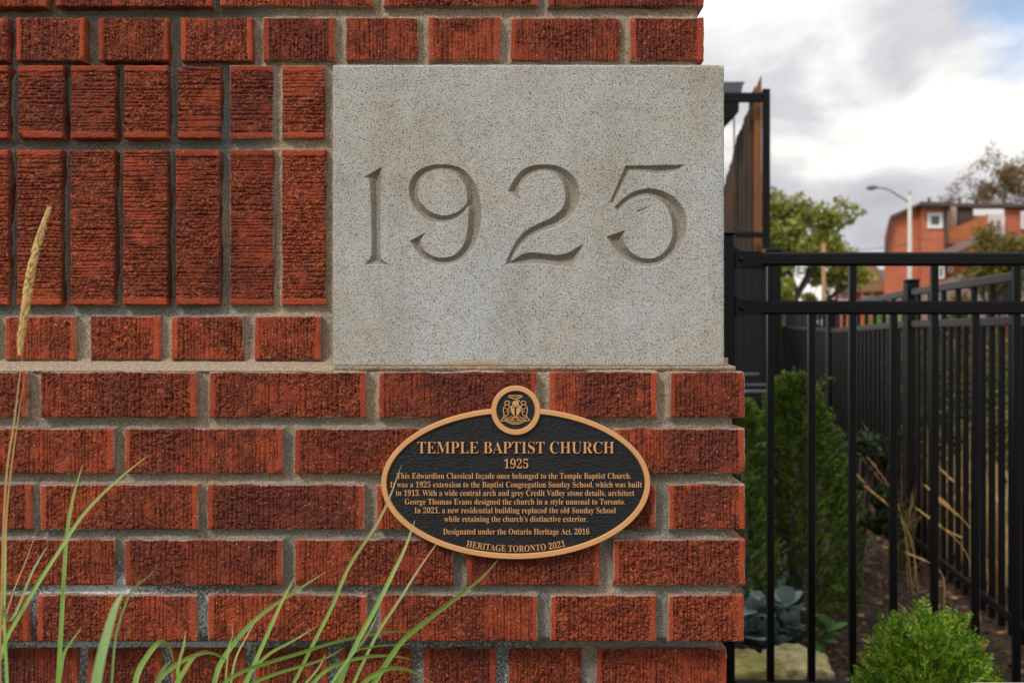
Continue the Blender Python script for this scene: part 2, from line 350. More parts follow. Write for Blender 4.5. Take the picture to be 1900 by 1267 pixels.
def brick_mesh(w, h, vertical, seed, rough=0.5, smear=0.4, depth=0.09, coarse=1.0):
    """w,h metres; the wire-cut grooves run across the long axis of the brick unit"""
    rs = np.random.default_rng(seed)
    nx = max(8, int(w / (0.00085 if not vertical else 0.0011) / coarse)); nz = max(8, int(h / (0.0011 if not vertical else 0.00085) / coarse))
    xs = np.linspace(-w / 2, w / 2, nx + 1); zs = np.linspace(-h / 2, h / 2, nz + 1)
    X, Z = np.meshgrid(xs, zs)
    if vertical: u, v, lu, lv = Z, X, h, w
    else: u, v, lu, lv = X, Z, w, h
    # grooves (lines of constant u), wandering a little
    uw = u + 0.0012 * (fbm(u * 60, v * 70, seed, 2) - 0.5) + 0.0006 * (vnoise(u * 300, v * 400, seed + 3) - 0.5)
    sp = 0.0046
    t = uw / sp + 0.35 * np.sin(u * 180 + seed) + 100
    k = np.floor(t); fr = t - k
    gw = 0.11 + 0.10 * _hash(k, k * 0, seed + 5)
    groove = np.clip(1 - np.abs(fr - 0.5) / gw, 0, 1)
    on = np.clip((fbm(u * 45 + k * 3.1, v * 60, seed + 7, 2) - 0.30 - 0.12 * (rough - .5)) * 5, 0, 1)
    # torn scales between the grooves
    ph = (v / 0.0042 + _hash(k, k * 0 + 3, seed + 9) * 7 + 1.2 * vnoise(u * 120, v * 150, seed + 11))
    cell = np.floor(ph); cf = ph - cell
    sc = _hash(k, cell, seed + 13)
    scales = (sc - 0.5) * 1.0 + (0.5 - cf) * 0.7
    chunk = fbm(u * 330, v * 300, seed + 17, 3, 0.6) - 0.5
    lump = fbm(u * 110, v * 110, seed + 19, 3) - 0.5
    tear = np.clip((fbm(u * 22, v * 26, seed + 23, 3) - 0.5) * 4 + rough * 1.3 - 0.15, 0, 1)
    du = lu / 2 - np.abs(u); dv = lv / 2 - np.abs(v)
    mw = 0.0052 + 0.0007 * (vnoise(v * 200, u * 0 + seed, seed + 29) - 0.5) * 2 + 0.002 * rs.random()
    sideL = 1.0 if rs.random() < 0.85 else 0.0; sideR = 1.0 if rs.random() < 0.85 else 0.0
    mask = np.ones_like(u)
    e0 = np.clip((lu / 2 + u - mw) / 0.0014, 0, 1); e1 = np.clip((lu / 2 - u - mw) / 0.0014, 0, 1)
    if sideL: mask = mask * e0
    if sideR: mask = mask * e1
    H = mask * (-0.0030 * groove * on + tear * (0.0016 * scales * on + 0.0038 * chunk) + (1 - tear) * 0.0012 * chunk + 0.0014 * lump) + (1 - mask) * (0.0003 * lump + 0.0004)
    H = H + 0.0006 * (1 - mask) * 1.0
    # rounded, chipped arrises
    r = 0.0015
    d = np.minimum(du, dv) + 0.0019 * (fbm(X * 300, Z * 300, seed + 31, 3, 0.65) - 0.56)
    q = np.clip(1 - d / r, 0, 1.15)
    H = H - r * 1.1 * (1 - np.sqrt(np.clip(1 - np.minimum(q, 1) ** 2, 0, 1)))
    # a chip or two on corners
    for _ in range(rs.integers(0, 3)):
        cx = rs.choice([-1, 1]) * w / 2 * rs.uniform(0.9, 1); cz = rs.choice([-1, 1]) * h / 2
        rr = rs.uniform(0.003, 0.008)
        dd = np.hypot(X - cx, Z - cz) + 0.003 * (vnoise(X * 300, Z * 300, seed + 37) - 0.5)
        H = H - np.clip(rr - dd, 0, None) * 0.6
    ex = (X / (w / 2)) ** 5 * 0.0006 * (fbm(Z * 160, X * 0 + seed, seed + 41, 3) - 0.5) * 2
    ez = (Z / (h / 2)) ** 5 * 0.0006 * (fbm(X * 160, Z * 0 + seed, seed + 43, 3) - 0.5) * 2
    skin = mask * np.clip(0.42 + tear * 0.40 + (sc - 0.5) * 0.30 * on + (fbm(u * 90, v * 50, seed + 47, 3) - 0.5) * 0.8, 0, 1)
    de = np.minimum(du, dv)
    sm = smear * 1.5 * fbm(X * 45, Z * 45, seed + 53, 3) + 0.25 - de / 0.0028
    sm = np.clip(sm, 0, 1) * (de < 0.006)
    V, Q, A = relief_grid(xs, zs, H, depth, dict(skin=skin, smear=sm), ex, ez)
    # sides of the brick: plain clay
    return fast_mesh('brick', V, Q, True, A)

# px rectangles of the courses: (x0, x1, y0, y1)
YU, YB, YS, YF = 0.030, 0.0, 0.012, 0.030
upper = []
for a, b in ((-110, 87), (104, 394), (409, 693), (712, 998), (1016, 1306)): upper.append((a, b, -72, 13, 0))
for a, b in ((-120, 13), (30, 156), (182, 312), (335, 468), (488, 622), (642, 776), (795, 928), (948, 1152), (1169, 1306)): upper.append((a, b, 33, 113, 0))
for a, b in ((-70, 15), (33, 117), (131, 213), (230, 311), (329, 409), (426, 506), (523, 602)): upper.append((a, b, 122, 257, 1))
for a, b in ((-70, 15), (30, 113), (129, 211), (228, 310), (326, 407), (426, 507), (522, 604)): upper.append((a, b, 278, 566, 1))
for a, b in ((-145, -8), (10, 141), (167, 297), (319, 452), (473, 596)): upper.append((a, b, 587, 668, 0))
belt = []
for r, (y0, y1) in enumerate(((690, 775), (795, 879), (899, 983), (1001, 1086), (1104, 1190))):
    xs_ = [(-250, 51), (75, 365), (388, 680), (703, 995), (1020, 1219), (1243, 1382)] if r % 2 == 0 else [(-90, 212), (232, 525), (547, 841), (865, 1113), (1138, 1382)]
    if r == 2: xs_ = [(-240, 58), (75, 368), (384, 677), (699, 992), (1016, 1217), (1241, 1382)]
    if r == 4: xs_ = [(-240, 53), (69, 365), (386, 681), (706, 998), (1021, 1217), (1240, 1380)]
    for a, b in xs_: belt.append((a, b, y0, y1, 0))
foot = []
for a, b in ((-150, -4), (14, 145), (163, 300), (320, 454), (473, 607), (629, 764), (786, 920), (944, 1079), (1107, 1348)): foot.append((a, b, 1203, 1288, 0))

corner = P(1382, 2560, 0.0)
wall = empty('brick_wall', (corner.x, 0, 0), 'red brick wall corner with raked joints, a projecting band of five courses and a carved grey date stone set in it', 'wall')
tone_rng = random.Random(3)
def put_brick(rect, Y, i, smear):
    a, b, y0, y1, vert = rect
    p = P(a, y0, Y); q = P(b, y1, Y); w = q.x - p.x; h = p.z - q.z
    rough = tone_rng.choice([0.25, 0.4, 0.5, 0.6, 0.75, 0.85])
    off = a < -60 and b < 0
    endb = b > 1290
    me = brick_mesh(w, h, bool(vert), 100 + i * 7, rough, smear, depth=0.19 if (endb and b - a < 200) else 0.09, coarse=3 if off else 1)
    o = link('brick', me, M_BRICK, wall, ((p.x + q.x) / 2, Y + tone_rng.uniform(-0.0012, 0.0012), (p.z + q.z) / 2))
    o.rotation_euler = (R(tone_rng.uniform(-.5, .5)), R(tone_rng.uniform(-.12, .12)), R(tone_rng.uniform(-.3, .3)))
    dark = 0.32 + 0.35 * tone_rng.random()
    if 690 <= y0 < 900 and tone_rng.random() < 0.6: dark += 0.30
    if y0 < 20 or (y0 < 40 and a > 600): dark += 0.22
    o.color = (dark, tone_rng.random(), tone_rng.random(), 1)
i = 0
for rct in upper: put_brick(rct, YU, i, 0.25 if rct[0] < 380 and rct[2] < 500 else 0.62); i += 1
for rct in belt: put_brick(rct, YB, i, 0.75); i += 1
for rct in foot: put_brick(rct, YF, i, 0.5); i += 1
# courses just outside the frame and the return face round the corner: shared plain meshes
low_s = brick_mesh(0.183, 0.0535, False, 901, 0.5, 0.4, coarse=3.2); low_h = brick_mesh(0.085, 0.0535, False, 902, 0.5, 0.4, coarse=3.2)
def put_low(me, loc, rz=0):
    o = link('brick', me, M_BRICK, wall, loc); o.rotation_euler.z = rz; o.color = (random.uniform(.3, .8), random.random(), random.random(), 1)
S0 = D0 / F
for c in range(3):                                          # two courses above, beyond the top edge
    z = P(0, -135 - c * 104, YU).z
    for k in range(7):
        put_low(low_s, (P(1306, 0, YU).x - 0.0925 - (0.1 if c % 2 == 0 else 0) - k * 0.2, YU, z))
for c in range(8):                                          # courses below the frame down to the ground
    z = P(0, 1349 + c * 104, YF).z
    if z < 0.02: break
    for k in range(7):
        put_low(low_s, (P(1348, 0, YF).x - 0.0925 - (0.1 if c % 2 == 0 else 0) - k * 0.2, YF, z))
for (y0, y1), Y, pxr in [((690, 775), 0, 1382), ((795, 879), 0, 1382), ((899, 983), 0, 1382), ((1001, 1086), 0, 1382), ((1104, 1190), 0, 1382), ((33, 113), YU, 1306), ((1203, 1288), YF, 1348)]:
    zc = (P(0, y0, Y).z + P(0, y1, Y).z) / 2; xr = P(pxr, 0, Y).x
    for k in range(2): put_low(low_s, (xr, Y + 0.19 + 0.012 + 0.0925 + k * 0.2, zc), R(90))

def rect_dist(X, Z, rects, Y):
    """signed distance (m) outside the nearest brick"""
    D = np.full(X.shape, 1.0)
    for a, b, y0, y1, _ in rects:
        p = P(a, y0, Y); q = P(b, y1, Y)
        dx = np.maximum(p.x - X, X - q.x); dz = np.maximum(q.z - Z, Z - p.z)
        d = np.where((dx > 0) & (dz > 0), np.hypot(dx, dz), np.maximum(dx, dz))
        D = np.minimum(D, d)
    return D
def mortar_part(x0, x1, z0, z1, Y, rects, recess, seed, depth=0.6, step=0.0019, extra=None):
    xs = np.arange(x0, x1 + step, step); zs = np.arange(z0, z1 + step, step)
    X, Z = np.meshgrid(xs, zs)
    D = rect_dist(X, Z, rects, Y)
    px = X / (Y + D0) * F + 950; py = 633.5 - (Z - CZ) / (Y + D0) * F
    rc = recess(px, py)
    n = 0.0035 * (fbm(X * 40, Z * 40, seed, 3) - 0.5) + 0.0022 * (fbm(X * 260, Z * 260, seed + 5, 3, 0.7) - 0.5)
    lip = np.clip(1 - np.abs(D) / 0.0045, 0, 1)
    # mortar squeezed up against the bricks here and there
    H = -rc + n + lip ** 1.3 * rc * 0.6 * np.clip((fbm(X * 25, Z * 25, seed + 9, 3) - 0.32) * 3, 0, 1)
    edge = np.minimum(np.minimum(X - x0, x1 - X), np.minimum(Z - z0, z1 - Z))
    H = H - np.clip(0.004 - edge, 0, 1) * 0.8
    cool = np.clip(0.26 + 0.75 * np.clip((480 - px) / 200, 0, 1) * (py < 590) + 0.45 * (py > 960) + 0.25 * ((py > 780) & (py < 960)) - 0.25 * ((py > 640) & (py < 720)), 0, 1)
    cool = np.where((py < 130) & (px > 600), 0.30, cool)
    blue = np.clip(0.62 * np.exp(-((px - 400) / 170.) ** 2 - ((py - 230) / 150.) ** 2) * 1.3 + 0.3 * np.exp(-((px - 180) / 120.) ** 2 - ((py - 500) / 120.) ** 2) + 0.55 * np.exp(-((px - 1010) / 30.) ** 2 - ((py - 5) / 30.) ** 2), 0, 1)
    lime = np.clip(1.1 * np.exp(-((px - 170) / 190.) ** 2 - ((py - 1120) / 75.) ** 2) + 0.75 * np.exp(-((px - 410) / 70.) ** 2 - ((py - 1150) / 60.) ** 2)
                   + 0.6 * np.exp(-((px - 670) / 60.) ** 2 - ((py - 1095) / 20.) ** 2) + 0.55 * (py > 1195) * (px < 1000) + 0.45 * np.exp(-((px - 90) / 60.) ** 2 - ((py - 990) / 20.) ** 2), 0, 1)
    V, Q, A = relief_grid(xs, zs, H, depth, dict(cool=cool, blue=blue, lime=lime))
    # leave out what lies buried behind bricks
    keepD = np.pad(D, 3, mode='edge').ravel() < -0.006
    ringok = np.ones(keepD.shape, bool)
    q = keepD[Q].all(1) & (np.abs(V[Q][:, :, 1]).max(1) < 0.05)
    Q = Q[~q]
    V[:, 1] += Y
    me = fast_mesh('mortar', V, Q, True, A)
    return link('mortar', me, M_MORTAR, wall, (0, 0, 0))
rec_u = lambda px, py: 0.009 + 0.0105 * np.clip((520 - px) / 150, 0, 1) * np.clip((600 - py) / 60, 0, 1)
rec_b = lambda px, py: 0.011 + px * 0 + 0.003 * (py > 1090) * (px < 500)
zb_top = P(0, 687, 0).z; zb_bot = P(0, 1192, 0).z
mortar_part(P(-250, 0, YU).x, P(1296, 0, YU).x, zb_top + 0.001, P(0, -110, YU).z, YU, upper, rec_u, 11)
mortar_part(P(-250, 0, YB).x, P(1362, 0, YB).x, zb_bot, zb_top, YB, belt, rec_b, 12)
mortar_part(P(-250, 0, YF).x, P(1336, 0, YF).x, P(0, 1310, YF).z, zb_bot - 0.001, YF, foot, rec_u, 13)
# sloped wash of mortar on top of the belt, and the bed joint under the stone
rec_w = lambda px, py: np.where(px < 614, 0.003 + 0.030 * np.clip((690 - py) / 20, 0, 1), np.where(py < 680.3, 0.05, 0.009 + 0 * px))
mortar_part(P(-250, 0, 0).x, P(1368, 0, 0).x, P(0, 690, 0).z + 0.0004, P(0, 668, 0.0).z, 0.0, [], rec_w, 14, 0.5)
for (z0, z1, pr) in ((0.0, P(0, 1310, YF).z - 0.0005, 1336), (P(0, -110, YU).z + 0.0005, P(0, -480, YU).z, 1296)):
    b_ = MB(); b_.box((P(-250, 0, YU).x, YU + 0.012, z0), (P(pr, 0, YU).x, YU + 0.6, z1), 0.003); b_.build('mortar', M_MORTAR, wall)
# wall going on to the left outside the picture
b_ = MB(); b_.box((-2.2, YU + 0.012, 0), (P(-250, 0, YU).x - 0.001, YU + 0.6, P(0, -480, YU).z)); b_.build('backing', M_MORTAR, wall)

# ------------------------------------------------------------------ date stone with V-cut figures
def catmull(pts, n=6):
    pts = [np.array(p, float) for p in pts]; out = []
    for i in range(len(pts) - 1):
        p0 = pts[max(i - 1, 0)]; p1 = pts[i]; p2 = pts[i + 1]; p3 = pts[min(i + 2, len(pts) - 1)]
        for k in range(n):
            t = k / n
            out.append(0.5 * ((2 * p1) + (-p0 + p2) * t + (2 * p0 - 5 * p1 + 4 * p2 - p3) * t * t + (-p0 + 3 * p1 - 3 * p2 + p3) * t ** 3))
    out.append(pts[-1]); return out
def outline(runs, ox, oy, s):
    """runs of points; smooth inside a run, corners between runs"""
    o = []
    for i, r in enumerate(runs):
        nxt = runs[(i + 1) % len(runs)][0]
        o += catmull(list(r) + [nxt])[:-1]
    return np.array([(ox + x / s, oy + y / s) for x, y in o])
A4 = (650, 280, 5.28); A5 = (920, 280, 5.0)
one = outline([[(130, 262)], [(312, 158)], [(306, 250), (300, 480), (300, 800), (304, 1030), (330, 1080)], [(376, 1116)], [(140, 1118)], [(190, 1060), (207, 980), (204, 640), (192, 320), (170, 275)]], *A4)
nine = outline([[(582, 885)], [(735, 802)], [(704, 868), (702, 930), (735, 985), (810, 1032), (900, 1048), (990, 1035), (1070, 975), (1125, 880), (1150, 770), (1158, 660), (1158, 560)],
                [(1120, 605), (1050, 665), (960, 703), (860, 708), (750, 680), (650, 595), (590, 490), (573, 390), (592, 290), (655, 205), (760, 152), (880, 136), (1010, 146), (1120, 196), (1210, 300), (1262, 430), (1284, 570), (1278, 730), (1240, 880), (1165, 1005), (1060, 1085), (930, 1120), (810, 1105), (705, 1045), (630, 960)]], *A4)
nine_hole = outline([[(665, 400), (685, 310), (750, 235), (850, 196), (950, 196), (1045, 240), (1112, 325), (1143, 430), (1142, 510), (1090, 570), (1010, 618), (900, 634), (800, 606), (715, 535), (672, 470)]], *A4)
two = outline([[(112, 375)], [(232, 456)], [(213, 400), (232, 330), (290, 255), (370, 208), (450, 194), (530, 212), (595, 265), (634, 340), (646, 420), (632, 500), (590, 562), (510, 625), (400, 675), (290, 735), (205, 815), (150, 910), (112, 990)],
               [(88, 1056)], [(400, 1048), (706, 1066)], [(815, 862)], [(740, 905), (660, 950), (560, 965), (430, 952), (330, 943), (250, 960), (185, 1000)], [(150, 1018)], [(185, 945), (255, 860), (350, 785), (470, 735), (580, 695), (670, 640), (735, 560), (775, 460), (775, 360), (740, 265), (670, 190), (570, 143), (450, 127), (330, 143), (235, 190), (165, 275)]], *A5)
five_a = outline([[(1205, 140)], [(1758, 130)], [(1700, 182), (1610, 208), (1500, 214), (1380, 198)], [(1244, 192)], [(1086, 500)], [(1056, 478)]], *A5)
five_b = outline([[(1102, 522)], [(1170, 452), (1260, 392), (1350, 360), (1450, 352), (1560, 378), (1660, 438), (1735, 525), (1772, 630), (1770, 740), (1735, 855), (1665, 955), (1570, 1030), (1460, 1070), (1350, 1070), (1250, 1032), (1150, 958), (1080, 880), (1045, 830)], [(1028, 796)], [(1198, 738)],
                  [(1190, 810), (1205, 880), (1260, 945), (1340, 990), (1420, 1002), (1500, 985), (1570, 930), (1620, 850), (1640, 760), (1632, 650), (1598, 555), (1540, 480), (1460, 435), (1380, 424), (1290, 446), (1205, 495), (1135, 562)]], *A5)
def cut_depth(PX, PY, polys):
    inside = np.zeros(PX.shape, bool)
    for pl in polys:
        x0, y0 = pl[:, 0], pl[:, 1]; x1, y1 = np.roll(x0, -1), np.roll(y0, -1)
        for a, b, c, d in zip(x0, y0, x1, y1):
            if b == d: continue
            cond = ((b > PY) != (d > PY)) & (PX < (c - a) * (PY - b) / (d - b) + a)
            inside ^= cond
    pts = np.stack([PX[inside], PY[inside]], -1); D = np.full(len(pts), 1e9)
    for pl in polys:
        A = pl; B = np.roll(pl, -1, 0)
        for a, b in zip(A, B):
            ab = b - a; l2 = (ab ** 2).sum()
            if l2 < 1e-9: continue
            t = np.clip(((pts - a) @ ab) / l2, 0, 1)
            D = np.minimum(D, np.hypot(*(pts - a - t[:, None] * ab).T))
    out = np.zeros(PX.shape); out[inside] = D
    return out
def make_stone():
    pxs = np.unique(np.concatenate([np.arange(617, 1344.1, 2.6), np.arange(672, 722, 0.85), np.arange(752, 896, 0.85), np.arange(934, 1086, 0.85), np.arange(1122, 1278, 0.85), np.array([617, 1344])]))
    pys = np.unique(np.concatenate([np.arange(120, 680.1, 2.6), np.arange(302, 498, 0.85), np.array([120, 680])]))
    pxs = pxs[np.concatenate([[True], np.diff(pxs) > 0.3])]; pys = pys[np.concatenate([[True], np.diff(pys) > 0.3])][::-1]
    PX, PY = np.meshgrid(pxs, pys)
    s = (YS + D0) / F
    cut = np.zeros(PX.shape)
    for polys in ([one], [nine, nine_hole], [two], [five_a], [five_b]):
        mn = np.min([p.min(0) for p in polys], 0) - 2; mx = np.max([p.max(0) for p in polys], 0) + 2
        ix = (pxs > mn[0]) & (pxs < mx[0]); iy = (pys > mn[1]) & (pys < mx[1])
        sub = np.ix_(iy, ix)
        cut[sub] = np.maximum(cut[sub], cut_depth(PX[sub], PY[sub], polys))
    xs = (pxs - 980.5) * s; zs = -(pys - 400) * s
    X, Z = np.meshgrid(xs, zs)
    H = -np.clip(cut * s * 0.95 + 0.0006 * (cut > 0), 0, 0.0065)
    H = H + 0.0006 * (fbm(X * 60, Z * 60, 71, 3) - 0.5) + 0.00035 * (fbm(X * 420, Z * 420, 73, 2) - 0.5)
    # the short scratch under the 5
    a = np.array([1183., 393.]); b = np.array([1200., 386.]); ab = b - a
    t = np.clip(((PX - a[0]) * ab[0] + (PY - a[1]) * ab[1]) / (ab ** 2).sum(), 0, 1)
    dsc = np.hypot(PX - a[0] - t * ab[0], PY - a[1] - t * ab[1]); H = H - np.clip(1.5 - dsc, 0, 1) * 0.0016
    hx = (pxs[-1] - pxs[0]) * s / 2; hz = abs(pys[-1] - pys[0]) * s / 2
    e = np.minimum(hx - np.abs(X), hz - np.abs(Z)) + 0.0010 * (fbm(X * 120, Z * 120, 75, 3) - 0.5)
    r = 0.0026; q = np.clip(1 - e / r, 0, 1); H = H - r * (1 - np.sqrt(1 - q ** 2))
    for cx, cz, rr in ((-hx, hz, .004), (hx * .99, hz, .005), (hx * .2, -hz, .003), (-hx * .5, hz, .003), (hx, -hz * .3, .003)):
        H = H - np.clip(rr - np.hypot(X - cx, Z - cz), 0, 1) * 0.5
    stain = 1.35 * np.exp(-((PX - 880) / 85) ** 2 - ((PY - 684) / 18) ** 2) + 0.6 * np.exp(-((PX - 700) / 60) ** 2 - ((PY - 684) / 9) ** 2) + 0.35 * np.exp(-((PY - 684) / 6) ** 2) + 0.25 * np.exp(-((PX - 690) / 30) ** 2 - ((PY - 530) / 60) ** 2)
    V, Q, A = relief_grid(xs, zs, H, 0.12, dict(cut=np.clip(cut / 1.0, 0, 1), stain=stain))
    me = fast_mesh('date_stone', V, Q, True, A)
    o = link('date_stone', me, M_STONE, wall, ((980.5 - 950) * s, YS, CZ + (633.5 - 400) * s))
    o['label'] = 'pale grey speckled stone block carved with the figures 1925'
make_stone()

# ------------------------------------------------------------------ plaque
PC = P(957, 896, -0.008)
plaque = empty('heritage_plaque', (PC.x, -0.003, P(957, 1036, -0.008).z), 'oval black and bronze heritage plaque with a round crest, screwed to the brick band', 'plaque')
def ep(cx, cy, rx, ry, th, Y): return P(cx + rx * math.cos(th), cy - ry * math.sin(th), Y)
def disc_plate(name, cx, cy, rx, ry, yb, yf, mat, n=96, bev=0.0015):
    mb = MB(); rings = []
    for (k, Y) in ((0, yb), (0, yf + bev), (bev * F / D0, yf)):
        rings.append([ep(cx, cy, rx - k, ry - k, 2 * math.pi * j / n, -0.008) for j in range(n)])
        for p in rings[-1]: p.y = Y
    vs_ = [p for r in rings for p in r]
    fs = [(i * n + j, i * n + (j + 1) % n, (i + 1) * n + (j + 1) % n, (i + 1) * n + j) for i in range(2) for j in range(n)] + [tuple(2 * n + j for j in range(n - 1, -1, -1))]
    mb.add(vs_, fs); return mb.build(name, mat, plaque)
disc_plate('back_plate', 957, 896, 247, 138, -0.002, -0.0092, M_PBLACK)
disc_plate('crest_plate', 957, 761, 44.5, 44.5, -0.002, -0.0102, M_PBLACK, 64)
def ring_part(name, cx, cy, ro, wi, th0, th1, yb, yf, n, closed):
    """bevelled raised band; wi = width px"""
    mb = MB(); prof = [(0, yb), (0, yf + 0.0008), (1.2, yf), (wi - 1.6, yf), (wi, yf + 0.0024)]
    m = n if closed else n + 1
    for j in range(m):
        th = th0 + (th1 - th0) * j / n
        for k, Y in prof:
            # offset along the ellipse normal so the band keeps one width
            nx_, ny_ = math.cos(th) / ro[0], math.sin(th) / ro[1]; l = math.hypot(nx_, ny_)
            p = P(cx + ro[0] * math.cos(th) - k * nx_ / l, cy - ro[1] * math.sin(th) + k * ny_ / l, -0.008); p.y = Y
            mb.v.append(tuple(p))
    q = len(prof)
    for j in range(n):
        a = j * q; b = ((j + 1) % m) * q
        for k in range(q - 1): mb.f.append((a + k, b + k, b + k + 1, a + k + 1))
    return mb.build(name, M_BRONZE, plaque, smooth=False)
t0 = math.acos(43.0 / 249)
ring_part('rim', 957, 896, (249, 140), 10.2, math.pi - t0, 2 * math.pi + t0, -0.0022, -0.0118, 150, False)
ring_part('crest_ring', 957, 761, (45.5, 45.5), 10.2, 0, 2 * math.pi, -0.0022, -0.0126, 72, True)

def bold(s):
    o = ''
    for c in s:
        if 'A' <= c <= 'Z': o += chr(0x1D400 + ord(c) - 65)
        elif 'a' <= c <= 'z': o += chr(0x1D41A + ord(c) - 97)
        elif '0' <= c <= '9': o += chr(0x1D7CE + ord(c) - 48)
        else: o += c
    return o
def text_mesh(s, offset, extrude):
    c = bpy.data.curves.new('lettering', 'FONT'); c.body = s; c.size = 1; c.offset = offset; c.extrude = extrude; c.resolution_u = 3
    o = bpy.data.objects.new('lettering', c); COL.objects.link(o)
    bpy.context.view_layer.update()
    me = bpy.data.meshes.new_from_object(o.evaluated_get(bpy.context.evaluated_depsgraph_get()))
    bpy.data.objects.remove(o); bpy.data.curves.remove(c)
    V = np.empty(len(me.vertices) * 3, np.float32); me.vertices.foreach_get('co', V); return me, V.reshape(-1, 3)
me_H, V_H = text_mesh(bold('H'), 0, 0); CAP = V_H[:, 1].max()
S_P = (D0 - 0.008) / F
def line(s, x0, x1, base, cap, offset=-0.006, curve=None, name='lettering', yf=-0.0106):
    me, V = text_mesh(bold(s), offset, 0.02)
    mn, mx = V[:, 0].min(), V[:, 0].max()
    px = x0 + (V[:, 0] - mn) / (mx - mn) * (x1 - x0); up = V[:, 1] / CAP * cap
    if curve is None: py = base - up
    else:
        cx, cy, rx, ry = curve          # baseline follows an ellipse (lower side)
        dx = (px - cx) / rx; cosv = np.sqrt(np.clip(1 - dx ** 2, 0, 1)); by = cy + ry * cosv
        slope = -ry * dx / cosv / rx; l = np.sqrt(1 + slope ** 2)
        py = by - up / l; px = px + up * slope / l
    Y = np.where(V[:, 2] > 0, yf, -0.0088)
    W = np.stack([(px - 950) * S_P, Y, CZ + (633.5 - py) * S_P], -1)
    c = (W.min(0) + W.max(0)) / 2
    me.vertices.foreach_set('co', (W - c).astype(np.float32).ravel()); me.update()
    return link(name, me, M_BRONZE, plaque, c.tolist())
line('TEMPLE BAPTIST CHURCH', 775, 1139, 840.5, 21.5, -0.013, yf=-0.0112)
line('1925', 935.5, 980, 868, 17, -0.012, yf=-0.0110)
for s, a, b, base in (('This Edwardian Classical façade once belonged to the Temple Baptist Church.', 736.5, 1170.5, 887.3),
                      ('It was a 1925 extension to the Baptist Congregation Sunday School, which was built', 724.5, 1190.5, 903.3),
                      ('in 1913. With a wide central arch and grey Credit Valley stone details, architect', 735, 1176.5, 919),
                      ('George Thomas Evans designed the church in a style unusual to Toronto.', 751.5, 1159, 935),
                      ('In 2021, a new residential building replaced the old Sunday School', 769.5, 1142, 951),
                      ('while retaining the church\u2019s distinctive exterior.', 824.5, 1089.5, 967),
                      ('Designated under the Ontario Heritage Act, 2016', 822.5, 1093, 990.3)):
    line(s, a, b, base, 10.4, -0.009)
line('HERITAGE TORONTO 2021', 865, 1049, 0, 11.2, -0.008, curve=(957, 896, 240, 126.3))

def crest():
    s = 11.52
    def C_(x, y): return (900 + x / s, 705 + y / s)
    mb = MB(); yf = -0.0114; yb = -0.0100
    def poly(pts, f=None):
        q = [P(*C_(x, y), -0.008) for x, y in pts]; q = [(p.x, p.z) for p in q]
        area = sum(q[i][0] * q[(i + 1) % len(q)][1] - q[(i + 1) % len(q)][0] * q[i][1] for i in range(len(q)))
        if area < 0: q = q[::-1]
        mb.prism(q, yf if f is None else f, yb)
    def stroke(pts, w):
        pts = [np.array(p, float) for p in (catmull(pts, 4) if len(pts) > 2 else pts)]
        L_, R_ = [], []
        for i, p in enumerate(pts):
            t = pts[min(i + 1, len(pts) - 1)] - pts[max(i - 1, 0)]; t = t / (np.hypot(*t) + 1e-9); n = np.array([-t[1], t[0]]) * w / 2
            L_.append(p + n); R_.append(p - n)
        for i in range(len(pts) - 1): poly([L_[i], L_[i + 1], R_[i + 1], R_[i]])
    # eagle wings on top
    for sx in (-1, 1):
        X_ = lambda x: 648 + sx * x
        stroke([(X_(2), 335), (X_(60), 325), (X_(150), 330)], 16); stroke([(X_(150), 330), (X_(130), 365), (X_(70), 385), (X_(10), 400)], 16)
        for k in (30, 60, 90, 120): stroke([(X_(k), 330), (X_(k - 14), 388 - k * 0.2)], 9)
        # supporters: bear and beaver as bold outlines
        stroke([(X_(115), 470), (X_(150), 448), (X_(205), 450), (X_(225), 490), (X_(200), 525), (X_(160), 520), (X_(130), 500), (X_(112), 480)], 18)
        stroke([(X_(210), 520), (X_(245), 580), (X_(258), 650), (X_(240), 730), (X_(255), 790), (X_(310), 860)], 18)
        stroke([(X_(150), 525), (X_(125), 560), (X_(140), 600), (X_(160), 640), (X_(150), 700), (X_(165), 745), (X_(230), 770)], 15)
        stroke([(X_(225), 590), (X_(170), 620), (X_(120), 650)], 14); stroke([(X_(205), 660), (X_(150), 680), (X_(118), 690)], 12)
        stroke([(X_(235), 770), (X_(190), 800), (X_(120), 800), (X_(85), 760)], 14)
        stroke([(X_(312), 862), (X_(230), 870), (X_(210), 840), (X_(270), 800)], 16)
        for k in range(6):
            a = X_(200 - k * 34); stroke([(a - 12, 845 + k * 3), (a, 828 + k * 3), (a + 12, 845 + k * 3)], 12)
        for k in (25, 48, 70): stroke([(X_(k * .7), 770), (X_(k * 1.25), 835)], 10)
    stroke([(640, 400), (690, 420), (748, 448)], 20)
    poly([(585, 470), (618, 440), (690, 440), (722, 470), (722, 520), (585, 520)])
    # crown and shield with the letter left open
    for k in range(3): stroke([(575, 528 + k * 12), (735, 528 + k * 12)], 9)
    for q in ([(545, 545), (765, 545), (765, 575), (545, 575)], [(545, 575), (575, 575), (575, 595), (545, 595)], [(722, 575), (765, 575), (765, 595), (722, 595)],
              [(545, 595), (628, 595), (628, 765), (590, 730), (555, 665)], [(668, 595), (765, 595), (752, 665), (718, 730), (668, 765)], [(628, 765), (668, 765), (662, 800), (634, 800)]):
        poly(q)
    # motto scroll
    stroke([(440, 870), (500, 900), (570, 925), (650, 934), (730, 925), (800, 900), (858, 870)], 16)
    stroke([(450, 850), (520, 872), (590, 884), (650, 888), (710, 884), (780, 872), (850, 850)], 12)
    for k in range(22):
        x = 480 + k * 16; y = 912 - ((x - 650) / 190.) ** 2 * 30; stroke([(x, y - 9), (x + 3, y + 9)], 6)
    mb.build('coat_of_arms', M_BRONZE, plaque)
